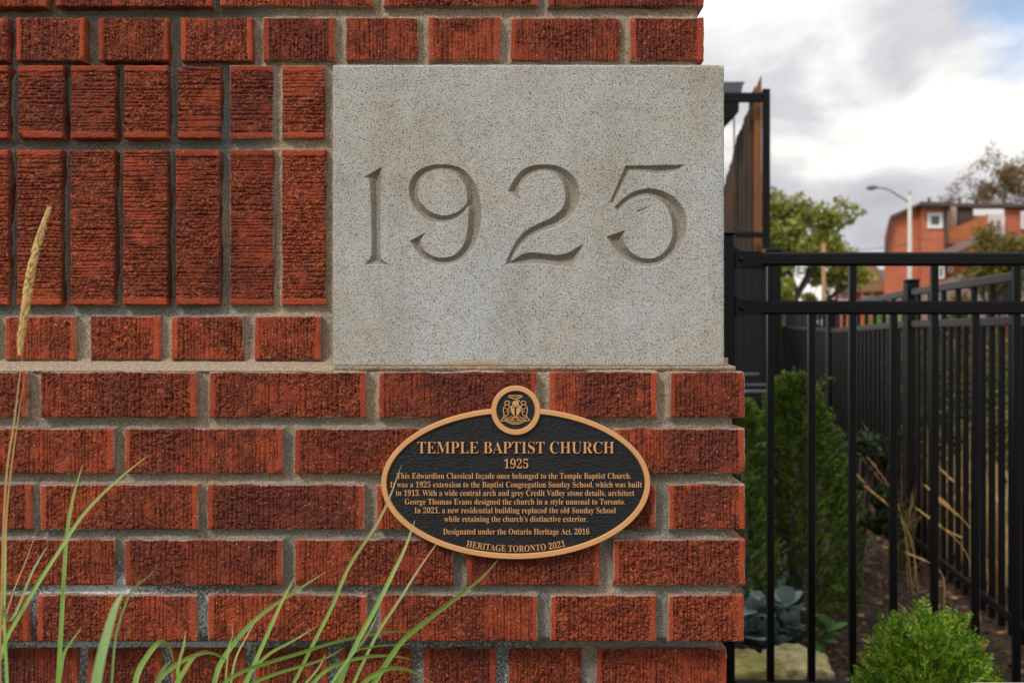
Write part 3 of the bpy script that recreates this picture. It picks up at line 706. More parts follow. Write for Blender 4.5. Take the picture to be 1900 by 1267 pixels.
crest()

# ------------------------------------------------------------------ ground and simple materials
def mat_leaf(name, cols, trans=0.35, rough=0.55, scale=30, spec=0.35):
    m, nt, b = new_mat(name); L = nt.links
    v = coord(nt, 'Object'); n = noise_node(nt, scale, 3, 0.6, v)
    geo = nt.nodes.new('ShaderNodeNewGeometry')
    f = math_n(nt, 'ADD', math_n(nt, 'MULTIPLY', geo.outputs['Random Per Island'], 0.65), math_n(nt, 'MULTIPLY', n.outputs[0], 0.45))
    c = ramp(nt, f, [(0.15 + 0.7 * i / (len(cols) - 1), c_) for i, c_ in enumerate(cols)])
    L.new(c, b.inputs['Base Color']); b.inputs['Roughness'].default_value = rough; b.inputs['Specular IOR Level'].default_value = spec
    if trans:
        t = nt.nodes.new('ShaderNodeBsdfTranslucent'); L.new(c, t.inputs[0]); ms = nt.nodes.new('ShaderNodeMixShader'); ms.inputs[0].default_value = trans
        L.new(b.outputs[0], ms.inputs[1]); L.new(t.outputs[0], ms.inputs[2]); L.new(ms.outputs[0], nt.nodes['Material Output'].inputs[0])
    return m
M_BLACK = simple('black_powder_coat', (0.0042, 0.0038, 0.0048), 0.32, 0, 0.2, 60, 0.08, spec=0.17)
M_BLACK2 = simple('black_stained_board', (0.006, 0.005, 0.0055), 0.6, 0, 0.3, 20, 0.2, spec=0.15)
def mat_wood(name, a, b2, sc=(40, 40, 3)):
    m, nt, b = new_mat(name); v = coord(nt, 'Object'); mp = nt.nodes.new('ShaderNodeMapping'); mp.inputs['Scale'].default_value = sc; nt.links.new(v, mp.inputs[0])
    n = noise_node(nt, 1.0, 5, 0.65, mp.outputs[0], dist=0.8); c = mixc(nt, ramp(nt, n.outputs[0], [(0.3, 0.0), (0.7, 1.0)]), a, b2)
    nt.links.new(c, b.inputs['Base Color']); b.inputs['Roughness'].default_value = 0.8; bump(nt, b, n.outputs[0], 0.4, 0.003); return m
M_WOOD_LIT = mat_wood('lit_edge_wood', (0.15, 0.055, 0.014), (0.30, 0.12, 0.032))  # light on the nearest board's edge, painted in as brighter orange wood
M_WOOD_OLD = mat_wood('old_grey_brown_wood', (0.018, 0.010, 0.008), (0.060, 0.038, 0.028))
M_WOOD_BR = mat_wood('brown_wood', (0.030, 0.014, 0.006), (0.090, 0.040, 0.016))
M_POLE = mat_wood('tan_pole_wood', (0.25, 0.13, 0.06), (0.40, 0.22, 0.10))
def mat_mulch():
    m, nt, b = new_mat('bark_mulch_soil'); v = coord(nt, 'Object')
    n = noise_node(nt, 26, 6, 0.7, v); n2 = noise_node(nt, 3, 3, 0.5, v)
    c = ramp(nt, n.outputs[0], [(0.34, (0.009, 0.005, 0.0035)), (0.52, (0.036, 0.018, 0.010)), (0.70, (0.11, 0.055, 0.027))])
    c = mixc(nt, ramp(nt, n2.outputs[0], [(0.45, 0.0), (0.65, 1.0)]), c, mixc(nt, 1.0, c, (0.75, 0.95, 0.55), 'MULTIPLY'))
    nt.links.new(c, b.inputs['Base Color']); b.inputs['Roughness'].default_value = 0.95; bump(nt, b, n.outputs[0], 0.8, 0.02); return m
M_MULCH = mat_mulch()

# garden soil close by, with real bumps
gx = np.linspace(-3.5, 3.2, 90); gy = np.linspace(-1.6, 9, 130); GX, GY = np.meshgrid(gx, gy)
GZ = 0.02 * (fbm(GX * 3, GY * 3, 5, 4) - 0.5) + 0.012 * (fbm(GX * 20, GY * 20, 6, 2) - 0.5)
GZ = GZ + 0.10 * np.clip((GY - 4.0) / 4.5, 0, 1)
idx = np.arange(GX.size).reshape(GX.shape)
def grid_q(idx): return np.stack([idx[:-1, :-1], idx[:-1, 1:], idx[1:, 1:], idx[1:, :-1]], -1).reshape(-1, 4)
o = link('soil', fast_mesh('soil', np.stack([GX, GY, GZ], -1), grid_q(idx), True), M_MULCH); tag(o, kind='structure')
M_LAWN = simple('distant_grass', (0.06, 0.085, 0.025), 0.9, 0, 0.4, 3, 0.3, kind='Object', bd=0.05)
mb = MB(); mb.add([(-150, -60, -0.06), (250, -60, -0.06), (250, 500, -0.06), (-150, 500, -0.06)], [(0, 1, 2, 3)])
tag(mb.build('ground', M_LAWN), kind='structure')
M_ASPH = simple('asphalt', (0.05, 0.05, 0.052), 0.9, 0, 0.2, 5, 0.2)
mb = MB(); mb.box((-40, 21, -0.05), (60, 29, -0.04)); tag(mb.build('road', M_ASPH), kind='structure')
M_PAVE = simple('pale_gravel', (0.58, 0.53, 0.46), 0.9, 0, 0.35, 60, 0.6, bd=0.01)
px_, py_ = np.meshgrid(np.linspace(2.25, 5.0, 40), np.linspace(1.0, 14, 120))
px_ = px_ + 0.10 * (py_ - 3)
pz_ = 0.03 + 0.10 * np.clip((py_ - 4.0) / 4.5, 0, 1) + 0.012 * (fbm(px_ * 14, py_ * 14, 9, 3) - 0.5)
tag(link('path', fast_mesh('path', np.stack([px_, py_, pz_], -1), grid_q(np.arange(px_.size).reshape(px_.shape)), True), M_PAVE), kind='structure')

# bark chips and fallen leaves: nobody could count them
def scatter_quads(n, fx, sx, sy, seed, tilt=0.5):
    r = np.random.default_rng(seed); c = fx(r, n)
    yaw = r.uniform(0, 6.28, n); a = np.stack([np.cos(yaw), np.sin(yaw), r.normal(0, tilt * .5, n)], 1); b = np.stack([-np.sin(yaw), np.cos(yaw), r.normal(0, tilt, n)], 1)
    L = r.uniform(*sx, n)[:, None]; W = r.uniform(*sy, n)[:, None]
    V = np.stack([c - a * L - b * W * .4, c + a * L * .2 - b * W, c + a * L, c - a * L * .1 + b * W], 1).reshape(-1, 3)
    return V, np.arange(4 * n).reshape(n, 4)
def gh(x, y): return 0.10 * np.clip((y - 4.0) / 4.5, 0, 1)
def fx_soil(r, n):
    y = r.uniform(1.2, 5.5, n); x = r.uniform(0.3, 2.0, n) + 0.02 * y; return np.stack([x, y, gh(x, y) + r.uniform(0.006, 0.02, n)], 1)
V, Q = scatter_quads(9000, fx_soil, (0.008, 0.022), (0.003, 0.008), 3)
tag(link('bark_chips', fast_mesh('bark_chips', V, Q), mat_leaf('bark_chip', [(0.012, 0.006, 0.004), (0.05, 0.024, 0.013), (0.16, 0.08, 0.04)], 0, 0.9)), 'brown bark chips covering the planting bed behind the gate', 'mulch', kind='stuff')
V, Q = scatter_quads(420, fx_soil, (0.014, 0.026), (0.008, 0.014), 4)
tag(link('fallen_leaves', fast_mesh('fallen_leaves', V, Q), mat_leaf('fallen_leaf', [(0.40, 0.13, 0.02), (0.35, 0.20, 0.05), (0.22, 0.08, 0.02)], 0.2, 0.7)), 'orange fallen leaves lying on the mulch', 'leaves', kind='stuff')

# ------------------------------------------------------------------ near gate of black pickets
YG = 1.14
def gate():
    p0 = P(1352, 480, YG)
    g = empty('picket_gate', (p0.x, YG, 0.03), 'black metal picket fence panel with two top rails, fixed right beside the wall corner', 'fence')
    zt, zm = P(0, 481, YG).z, P(0, 571, YG).z
    zb = P(0, 1275, YG).z
    xr = P(2075, 0, YG).x; xl = P(1366, 0, YG).x; s = (YG + D0) / F
    # post at the wall with a low cap
    mb = MB(); mb.box((P(1322, 0, YG).x, YG - 0.024, 0.0), (P(1360, 0, YG).x, YG + 0.024, P(0, 437, YG).z), 0.004); mb.build('post', M_BLACK, g)
    mb = MB(); mb.box((P(1320.5, 0, YG).x, YG - 0.026, P(0, 437, YG).z + 0.0005), (P(1361.5, 0, YG).x, YG + 0.026, P(0, 432, YG).z), 0.003); mb.build('post_cap', M_BLACK, g)
    for z in (zt, zm, zb):
        mb = MB(); mb.bar((xl, YG, z), (xr, YG, z), 0.026, 25 * s, 0.0045); mb.build('rail', M_BLACK, g)
    for z, py in ((zt, 481), (zm, 571)):
        # pressed bracket: flared flange at the post narrowing to a sleeve round the rail
        mb = MB()
        prof = [(1361, -21, 19), (1364, -20, 19), (1370, -15.5, 16), (1376, -13.6, 14.4), (1392, -13.4, 13.6), (1411, -13.2, 13.4)]
        yo = YG - 0.0165
        top = [P(x, py + t, YG) for x, t, b in prof]; bot = [P(x, py + b, YG) for x, t, b in prof]
        n = len(prof); vs_ = []
        for q in (top, bot):
            for k, pnt in enumerate(q): vs_.append((pnt.x, yo - (0.004 if k < 2 else 0), pnt.z))
        for q in (top, bot):
            for k, pnt in enumerate(q): vs_.append((pnt.x, YG + 0.0165, pnt.z))
        fs = []
        for k in range(n - 1): fs += [(n + k, n + k + 1, k + 1, k), (2 * n + k, 2 * n + k + 1, 3 * n + k + 1, 3 * n + k), (k, k + 1, 2 * n + k + 1, 2 * n + k), (3 * n + k, 3 * n + k + 1, n + k + 1, n + k)]
        fs += [(0, 2 * n, 3 * n, n), (n - 1, 2 * n - 1, 4 * n - 1, 3 * n - 1)]
        mb.add(vs_, fs); br = mb.build('bracket', M_BLACK, g)
        sc = MB(); c = P(1373, py + 1, YG); c.y = yo - 0.0005
        sc.tube([c, c + Vector((0, -0.0015, 0)), c + Vector((0, -0.0032, 0)), c + Vector((0, -0.0040, 0))], [0.0058, 0.0056, 0.0040, 0.0015], 12); o = sc.build('screw', M_BLACK, br, True)
    def picket_mesh(h):
        mb = MB(); mb.bar((0, 0, -h / 2), (0, 0, h / 2), 0.0155, 0.0155, 0.0015); return mb.mesh('picket')
    full = picket_mesh(zt - 0.012 - (zb - 0.04)); short = picket_mesh(zm - 0.012 - (zb - 0.04))
    k = 0; x = 1429.5
    while x < 2060:
        X_ = P(x, 0, YG).x
        if k % 2 == 0:
            link('picket', full, M_BLACK, g, (X_, YG, (zt - 0.012 + zb - 0.04) / 2))
        else:
            link('picket', short, M_BLACK, g, (X_, YG, (zm - 0.012 + zb - 0.04) / 2))
        x += 76.0; k += 1
    mb = MB(); mb.box((xr, YG - 0.025, 0), (xr + 0.05, YG + 0.025, zt + 0.05), 0.004); mb.build('post', M_BLACK, g)
gate()

# ------------------------------------------------------------------ fence running away along the bed
def run_fence(name, pts, label, h_top, picket_gap=0.095, drop=0.135):
    """pts: list of (x,y,ground z) at posts, nearest first"""
    g = empty(name, (pts[0][0], pts[0][1], pts[0][2]), label, 'fence')
    for i, (x, y, z) in enumerate(pts):
        mb = MB(); mb.box((x - 0.026, y - 0.026, z - 0.03), (x + 0.026, y + 0.026, z + h_top + 0.045), 0.004); mb.build('post', M_BLACK, g)
        mb = MB(); mb.box((x - 0.029, y - 0.029, z + h_top + 0.0455), (x + 0.029, y + 0.029, z + h_top + 0.056), 0.004); mb.build('post_cap', M_BLACK, g)
    for (a, b) in zip(pts[:-1], pts[1:]):
        A = Vector(a); B = Vector(b); t = (B - A); L_ = t.length; t.normalize(); A2 = A + t * 0.027; B2 = B - t * 0.027
        for dz in (h_top, h_top - drop, 0.10):
            mb = MB(); mb.bar(A2 + Vector((0, 0, dz)), B2 + Vector((0, 0, dz)), 0.026, 0.028, 0.002); mb.build('rail', M_BLACK, g)
        n = int((L_ - 0.06) / picket_gap); fm = MB(); fm.box((-.008, -.008, 0), (.008, .008, h_top - 0.06)); fm = fm.mesh('picket'); sm = MB(); sm.box((-.008, -.008, 0), (.008, .008, h_top - drop - 0.06)); sm = sm.mesh('picket')
        for k in range(1, n + 1):
            p = A2 + (B2 - A2) * (k / (n + 1)); link('picket', fm if k % 2 else sm, M_BLACK, g, (p.x, p.y, p.z + 0.045))
    return g
def ps(px, Y): return P(px, 633.5, Y).x
def gz(y): return 0.10 * min(1, max(0, (y - 4.0) / 4.5))
run_fence('picket_fence', [(ps(2075, YG) + 0.03, YG + 0.08, 0.0), (ps(1691, 3.10), 3.10, 0.02), (ps(1542, 4.9), 4.9, 0.01), (ps(1463, 7.2), 7.2, 0.06)], 'black picket fence with capped posts receding from the gate along the planting bed', 1.14)

# black board fence further back, left of the picket fence
def board_fence():
    Y0 = 7.6
    x0 = ps(1290, Y0); x1 = ps(1538, Y0)
    g = empty('board_fence', (x0, Y0, 0.2), 'solid black board fence with a row of short pickets along its top, behind the evergreens', 'fence')
    n = 13; zt = P(0, 606, Y0).z
    for k in range(n):
        a = x0 + (x1 - x0) * k / n; b = x0 + (x1 - x0) * (k + 1) / n
        mb = MB(); mb.box((a + 0.003, Y0 + (0.004 if k % 2 else 0), 0.12), (b - 0.003, Y0 + 0.02 + (0.004 if k % 2 else 0), zt - 0.012)); mb.build('board', M_BLACK2, g)
    mb = MB(); mb.bar((x0, Y0 + 0.006, zt), (x1, Y0 + 0.006, zt), 0.05, 0.022, 0.003); mb.build('rail', M_BLACK, g)
    zt2 = P(0, 570, Y0).z
    mb = MB(); mb.bar((x0, Y0 + 0.006, zt2), (x1, Y0 + 0.006, zt2), 0.04, 0.02, 0.003); mb.build('rail', M_BLACK, g)
    for k in range(24):
        x = x0 + (x1 - x0) * (k + .5) / 24
        mb = MB(); mb.box((x - .006, Y0, zt + .012), (x + .006, Y0 + .012, zt2 - .011)); mb.build('picket', M_BLACK, g)
    for pxx in (1400, 1466):
        x = ps(pxx, Y0); mb = MB(); mb.box((x - .03, Y0 - .045, 0.1), (x + .03, Y0 - .004, zt2 + .05), .004); mb.build('post', M_BLACK, g)
board_fence()

# tall black-framed screen with old wooden boards, seen past the edge of the stone
def screen():
    YT = 3.9
    g = empty('wooden_screen', (ps(1421, YT), YT, 0), 'tall fence of weathered brown boards with ragged tops behind a thin black metal frame', 'fence')
    s = (YT + D0) / F
    mb = MB(); a = P(1414.5, 166, YT); b = P(1428, 466, YT); mb.box((a.x, YT - .014, b.z), (b.x, YT + .014, a.z), .002); mb.build('frame_post', M_BLACK, g)
    for y0, y1 in ((173, 190), (431, 441)):
        a = P(1290, y0, YT); b = P(1414, y1, YT); mb = MB(); mb.box((a.x, YT - .012, b.z), (b.x, YT + .012, a.z), .002); mb.build('frame_rail', M_BLACK, g)
    # boards stand on a line that runs away to the left
    data = [(1413, 1401, 140, 0.06, M_WOOD_LIT), (1401.5, 1391, 160, 0.10, M_WOOD_BR), (1392, 1381, 200, 0.35, M_WOOD_OLD), (1382, 1373, 224, 0.7, M_WOOD_OLD), (1374, 1366, 240, 1.05, M_WOOD_OLD),
            (1367, 1360, 262, 1.45, M_WOOD_BR), (1361, 1354, 288, 1.9, M_WOOD_BR), (1355, 1347, 312, 2.4, M_WOOD_BR), (1348, 1339, 335, 2.9, M_WOOD_OLD), (1340, 1331, 350, 3.4, M_WOOD_OLD)]
    r = random.Random(5)
    for k, (xa, xb, top, dy, mt) in enumerate(data):
        Y = YT + dy; n = 5; pts = []
        for j in range(n + 1):
            x = xb + (xa - xb) * j / n; t = top + (22 * (1 - j / n) if k else 26 * abs(1 - j / n)) * r.uniform(.7, 1.2)
            p = P(x, t, Y); pts.append((p.x, p.z))
        pb = P(xa, 640, Y); pl = P(xb, 640, Y)
        poly = [(pl.x, 0.3), (pb.x, 0.3)] + pts[::-1]
        mb = MB(); mb.prism(poly, Y, Y + 0.02); mb.build('board', mt, g)
screen()
def eave():
    Y = 4.4
    g = empty('roof_eave', tuple(P(1350, 172, Y)), 'dark metal eave and gutter end poking out past the top corner of the stone', 'eave')
    def pr(pts, d, nm, m):
        q = [P(x, y, Y) for x, y in pts]; q = [(p.x, p.z) for p in q][::-1]; mb = MB(); mb.prism(q, Y, Y + d); mb.build(nm, m, g)
    pr([(1280, 152), (1383, 152), (1378, 160), (1376, 172), (1280, 172)], 0.5, 'gutter', simple('dark_gutter', (0.07, 0.07, 0.085), 0.5))
    pr([(1280, 173), (1372, 173), (1371, 207), (1362, 219), (1280, 219)], 0.4, 'fascia', M_BLACK)
    pr([(1361.5, 219.5), (1363.5, 219.5), (1363.5, 330), (1361.5, 330)], 0.01, 'downpipe', M_BLACK)
eave()
def panel_gate():
    Y = 3.3
    g = empty('panel_fence', (ps(1433, Y), Y, 0), 'solid black metal fence panel with a thick capped post, directly behind the gate rails', 'fence')
    mb = MB(); a = P(1420, 470, Y); b = P(1447, 1100, Y); mb.box((a.x, Y - .028, 0.0), (b.x, Y + .028, a.z), .004); mb.build('post', M_BLACK, g)
    mb = MB(); a = P(1417, 470, Y); b = P(1450, 462, Y); mb.box((a.x, Y - .032, a.z + .0005), (b.x, Y + .032, b.z), .006); mb.build('post_cap', M_BLACK, g)
    for k in range(6):
        xa = 1419.5 - k * 15.5
        mb = MB(); a = P(xa, 497, Y); b = P(xa - 15, 980, Y); mb.box((b.x + .0008, Y - .008, b.z), (a.x - .0008, Y + .008, a.z)); mb.build('panel', simple('black_panel', (0.010, 0.009, 0.013), 0.5, spec=0.2) if k == 0 else bpy.data.materials['black_panel'], g)
    for y in (493, 563):
        mb = MB(); a = P(1419.6, y, Y); b = P(1326, y, Y); mb.bar(b, a, 0.03, 0.018, .002); mb.build('rail', M_BLACK, g)
panel_gate()
def storage_box():
    Y = 2.55
    g = empty('metal_planter', tuple(P(1400, 760, Y + .3)), 'low black metal planter box with shiny rim tubes, behind the dark evergreen', 'planter')
    a = P(1330, 728, Y); b = P(1500, 728, Y); c = P(1408, 698, Y + .55); d = P(1330, 698, Y + .55)
    ztop = a.z; c = Vector((P(1440, 0, Y + .55).x, Y + .55, ztop)); d = Vector((a.x, Y + .55, ztop)); b = Vector((b.x, b.y, ztop))
    m = simple('glossy_black', (0.03, 0.03, 0.036), 0.22)
    for p, q in ((a, b), (b, c), (c, d)):
        mb = MB(); mb.tube([p, q], 0.011, 10); mb.build('rim', m, g, True)
    mb = MB(); mb.box((a.x, Y, 0.18), (b.x - .01, Y + .02, ztop - .022)); mb.build('side', M_BLACK2, g)
    z2 = P(0, 698, Y).z
    mb = MB(); mb.tube([(a.x, Y + .4, z2 - .01), (P(1408, 0, Y + .4).x, Y + .4, z2 - .01)], 0.011, 10); mb.build('handrail', m, g, True)
storage_box()

# ------------------------------------------------------------------ plants
def sprays(n, center, rad, seed, size=(0.02, 0.035), lobes=9, shell=0.55, up=0.5, zmin=-1.0, squash=(1, 1, 1), prof=None):
    """flat cedar sprays on and inside an ellipsoid or cone shaped body"""
    r = np.random.default_rng(seed); Vs = []
    out = []
    for i in range(n):
        while True:
            d = r.normal(0, 1, 3); d /= np.linalg.norm(d)
            if d[2] > zmin: break
        lump = 1 + 0.10 * math.sin(d[0] * 6 + seed) * math.cos(d[1] * 5 + d[2] * 7) + r.normal(0, 0.035)
        rr = (shell + (1 - shell) * math.sqrt(r.random())) * lump
        if prof is None: p = d * rr * np.array(rad)
        else:
            h = r.random() ** 0.8; ang = r.uniform(0, 6.283); q = prof(h) * (shell + (1 - shell) * math.sqrt(r.random())) * (1 + 0.13 * math.sin(ang * 5 + h * 17 + seed))
            p = np.array([math.cos(ang) * q * rad[0], math.sin(ang) * q * rad[1], h * rad[2]]); d = np.array([math.cos(ang), math.sin(ang), 0.5])
            d /= np.linalg.norm(d)
        ax = d + np.array([0, 0, up]) + r.normal(0, 0.38, 3); ax /= np.linalg.norm(ax)
        sd = np.cross(ax, r.normal(0, 1, 3)); sd /= np.linalg.norm(sd)
        L = r.uniform(*size); base = p + np.array(center)
        nrm = np.cross(ax, sd)
        # stem + alternating leaflets
        w = L * 0.045
        out.append([base - sd * w, base + sd * w, base + ax * L + sd * w * .5, base + ax * L - sd * w * .5])
        for k in range(lobes):
            t = (k + 1) / (lobes + 0.3); sg = 1 if k % 2 else -1
            b0 = base + ax * L * t * .92; ll = L * 0.42 * (1 - 0.55 * t) * r.uniform(.8, 1.2)
            dr = ax * 0.75 + sd * sg * 0.75 + nrm * r.normal(0, .2); dr /= np.linalg.norm(dr)
            s2 = np.cross(dr, nrm); w2 = L * 0.055
            out.append([b0 - s2 * w2 * .6, b0 + dr * ll * .55 - s2 * w2, b0 + dr * ll, b0 + dr * ll * .5 + s2 * w2])
    V = np.array(out).reshape(-1, 3); return V, np.arange(len(V)).reshape(-1, 4)
M_CEDAR = mat_leaf('bright_cedar', [(0.028, 0.085, 0.008), (0.075, 0.19, 0.014), (0.19, 0.34, 0.024), (0.42, 0.52, 0.06)], 0.3, 0.5, 12)
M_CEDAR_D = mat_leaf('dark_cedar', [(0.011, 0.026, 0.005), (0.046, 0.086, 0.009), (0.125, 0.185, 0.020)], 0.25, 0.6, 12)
M_BARK = simple('bark', (0.06, 0.045, 0.035), 0.9, 0, 0.3, 30, 0.5)
def shrub(name, loc, rad, n, seed, mat, label, size, prof=None, zmin=-0.7, shell=0.55, lobes=9, grp=None):
    g = empty(name, (loc[0], loc[1], loc[2]), label, 'shrub', grp)
    c = (0, 0, rad[2] if prof is None else 0.03)
    V, Q = sprays(n, c, rad, seed, size, lobes, shell, prof=prof, zmin=zmin)
    me = fast_mesh('foliage', V, Q); link('foliage', me, mat, g, loc)
    mb = MB(); top = rad[2] * (1.5 if prof is None else 0.9)
    mb.tube([(0, 0, -0.02), (0.01, 0, top * .5), (0, 0.01, top)], [0.02 * rad[0] / .15, 0.014 * rad[0] / .15, 0.004], 7)
    r = random.Random(seed)
    for k in range(9):
        z = top * (0.15 + 0.08 * k); a = r.uniform(0, 6.28); q = rad[0] * .75
        mb.tube([(0, 0, z), (math.cos(a) * q * .5, math.sin(a) * q * .5, z + q * .3), (math.cos(a) * q, math.sin(a) * q, z + q * .7)], [.006, .004, .002], 5)
    link('stem', mb.mesh('stem', True), M_BARK, g, loc)
    return g
YC = 0.78
cb = P(1724, 1158, YC)
shrub('globe_cedar', (cb.x, YC, 0.0), (0.118, 0.118, (cb.z) / 2), 2200, 11, M_CEDAR, 'small bright green globe cedar in front of the black pickets', (0.026, 0.050), zmin=-0.6, shell=0.62)
cone = lambda h: (1 - h) ** 0.60 * (0.74 + 0.42 * min(1, h * 3))
YK = 2.20
b1 = P(1474, 728, YK)
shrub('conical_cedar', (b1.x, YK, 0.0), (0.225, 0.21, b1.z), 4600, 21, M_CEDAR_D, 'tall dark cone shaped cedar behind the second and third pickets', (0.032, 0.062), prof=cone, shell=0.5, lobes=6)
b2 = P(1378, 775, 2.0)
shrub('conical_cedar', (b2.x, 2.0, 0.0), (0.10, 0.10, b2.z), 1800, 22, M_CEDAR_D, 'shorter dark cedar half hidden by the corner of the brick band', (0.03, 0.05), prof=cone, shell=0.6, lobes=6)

# blue grey rosette plant on the mossy stones
def leaf_mesh(L, W, cup=0.25, n=6, round_=0.6, fold=0.15):
    vs_, fs = [], []
    for i in range(n + 1):
        t = i / n; w = W * (math.sin(math.pi * min(1, t * 0.93 + 0.04)) ** round_) * (0.35 + 0.65 * min(1, t * 2))
        for j, sx in enumerate((-1, -.5, 0, .5, 1)):
            vs_.append((sx * w / 2, L * t, cup * L * t * t * 1.0 + fold * abs(sx) * w * .5 - .35 * L * max(0, t - .75)))
        if i:
            for j in range(4): fs.append(((i - 1) * 5 + j, (i - 1) * 5 + j + 1, i * 5 + j + 1, i * 5 + j))
    me = bpy.data.meshes.new('leaf'); me.from_pydata(vs_, [], fs); me.update(); me.polygons.foreach_set('use_smooth', [True] * len(me.polygons)); return me
def rosette(name, loc, n, L, W, mat, label, seed, heads=4, spread=0.12, grp=None):
    g = empty(name, loc, label, 'plant', grp); r = random.Random(seed); me = leaf_mesh(L, W); me.materials.append(mat)
    for h in range(heads):
        cx, cy, cz = r.uniform(-spread, spread), r.uniform(-spread * .6, spread * .6), r.uniform(0, 0.15)
        for k in range(n):
            o = bpy.data.objects.new('leaf', me); COL.objects.link(o); o.parent = g
            s = r.uniform(.55, 1.1); o.scale = (s, s, s); o.location = (cx, cy, cz + r.uniform(0, .02))
            o.rotation_euler = (R(r.uniform(-25, 55)), 0, r.uniform(0, 6.28))
    return g
M_BLUEG = mat_leaf('blue_grey_leaf', [(0.10, 0.16, 0.165), (0.17, 0.23, 0.24), (0.27, 0.32, 0.335)], 0.12, 0.45, 9)
M_GREENL = mat_leaf('green_leaf', [(0.05, 0.13, 0.035), (0.09, 0.20, 0.055), (0.15, 0.27, 0.09)], 0.3, 0.5, 12)
YR = 1.95
for k, (px, py, L, nh, lb) in enumerate(((1432, 1205, .078, 14, 'large blue grey leafy sedum spilling over the mossy stone'), (1400, 1125, .06, 9, 'blue grey sedum at the wall corner, behind the larger one'))):
    p = P(px, py, YR + k * .3)
    rosette('blue_sedum', tuple(p), 9, L, L * .85, M_BLUEG, lb, 31 + k, nh, 0.10)
p = P(1528, 1235, 1.9); rosette('green_perennial', tuple(p - Vector((0, 0, .02))), 8, .06, .05, M_GREENL, 'low fresh green plant beside the mossy stone', 41, 3, .05)
# dried stalks inside the sedum
# mossy stones
M_MOSS = simple('mossy_stone', (0.20, 0.18, 0.045), 0.95, 0, 0.65, 30, 0.9, bd=0.01)
M_MOSS2 = simple('pale_mossy_stone', (0.32, 0.28, 0.13), 0.95, 0, 0.5, 34, 0.9, bd=0.008)
def rock(name, c, half, seed, label):
    import bmesh
    bm = bmesh.new(); bmesh.ops.create_cube(bm, size=2); bmesh.ops.subdivide_edges(bm, edges=bm.edges[:], cuts=15, use_grid_fill=True)
    for v in bm.verts:
        p = v.co.copy(); l = max(abs(p.x), abs(p.y), abs(p.z)); q = p.normalized() * 1.25
        v.co = p.lerp(q, 0.28); a = np.array([[v.co.x * 2 + seed]]); 
        nn = float(fbm(np.array([v.co.x * 2.1 + v.co.z]), np.array([v.co.y * 2.1 + seed]), seed, 3)[0]) - .5
        n2_ = float(fbm(np.array([v.co.x * 9 + v.co.z * 4]), np.array([v.co.y * 9 + v.co.z * 7]), seed + 3, 3)[0]) - .5
        v.co += v.co.normalized() * (nn * .30 + n2_ * .12)
        v.co.x *= half[0]; v.co.y *= half[1]; v.co.z *= half[2]
    me = bpy.data.meshes.new('rock'); bm.to_mesh(me); bm.free(); me.polygons.foreach_set('use_smooth', [True] * len(me.polygons))
    return tag(link(name, me, M_MOSS if seed == 1 else M_MOSS2, None, c), label, 'stone')
c = P(1395, 1290, 1.62); rock('mossy_stone', (c.x, 1.62, P(0, 1225, 1.62).z - .12), (0.085, 0.10, 0.12), 1, 'moss covered yellow green stone block at the wall corner below the sedum')
c = P(1480, 1290, 1.72); rock('mossy_stone', (c.x, 1.72, P(0, 1218, 1.72).z - .13), (0.085, 0.11, 0.13), 2, 'moss covered pale stone between the second and third pickets')
# pale ledge in the lower right corner
M_CONC = simple('pale_concrete', (0.50, 0.49, 0.45), 0.85, 0, 0.12, 40, 0.3)
a = P(1790, 1263, 0.30)
mb = MB(); mb.box((a.x, 0.0, 0.0), (a.x + 0.9, 0.30, a.z), .006); tag(mb.build('concrete_ledge', M_CONC), 'pale concrete ledge just showing along the bottom right corner', 'ledge')

# ribbon leaves
def ribbon(pts, w, fold=0.18, tip=0.04, twist=0.0, flat=(0, -1, 0), power=2.2):
    """pts Vector list from base to tip -> verts, faces; w = full width (m)"""
    n = len(pts); vs_, fs = [], []
    for i, p in enumerate(pts):
        t = (pts[min(i + 1, n - 1)] - pts[max(i - 1, 0)]).normalized()
        nrm = Vector(flat); nrm = Matrix.Rotation(twist * i / n, 3, t) @ nrm
        sd = t.cross(nrm); sd = sd.normalized() if sd.length > 1e-6 else Vector((1, 0, 0))
        f = i / (n - 1); ww = w * (1 - f ** power) * (0.75 + 0.25 * min(1, f * 4)) + w * tip
        vs_ += [p - sd * ww / 2, p + nrm * (-fold * ww), p + sd * ww / 2]
        if i: b = 3 * i; fs += [(b - 3, b - 2, b + 1, b), (b - 2, b - 1, b + 2, b + 1)]
    return vs_, fs
def smooth3(pts, n=5):
    out = []
    for i in range(len(pts) - 1):
        p0 = pts[max(i - 1, 0)]; p1 = pts[i]; p2 = pts[i + 1]; p3 = pts[min(i + 2, len(pts) - 1)]
        for k in range(n):
            t = k / n; out.append(0.5 * ((2 * p1) + (p2 - p0) * t + (2 * p0 - 5 * p1 + 4 * p2 - p3) * t * t + (3 * p1 - p0 - 3 * p2 + p3) * t ** 3))
    out.append(pts[-1]); return out
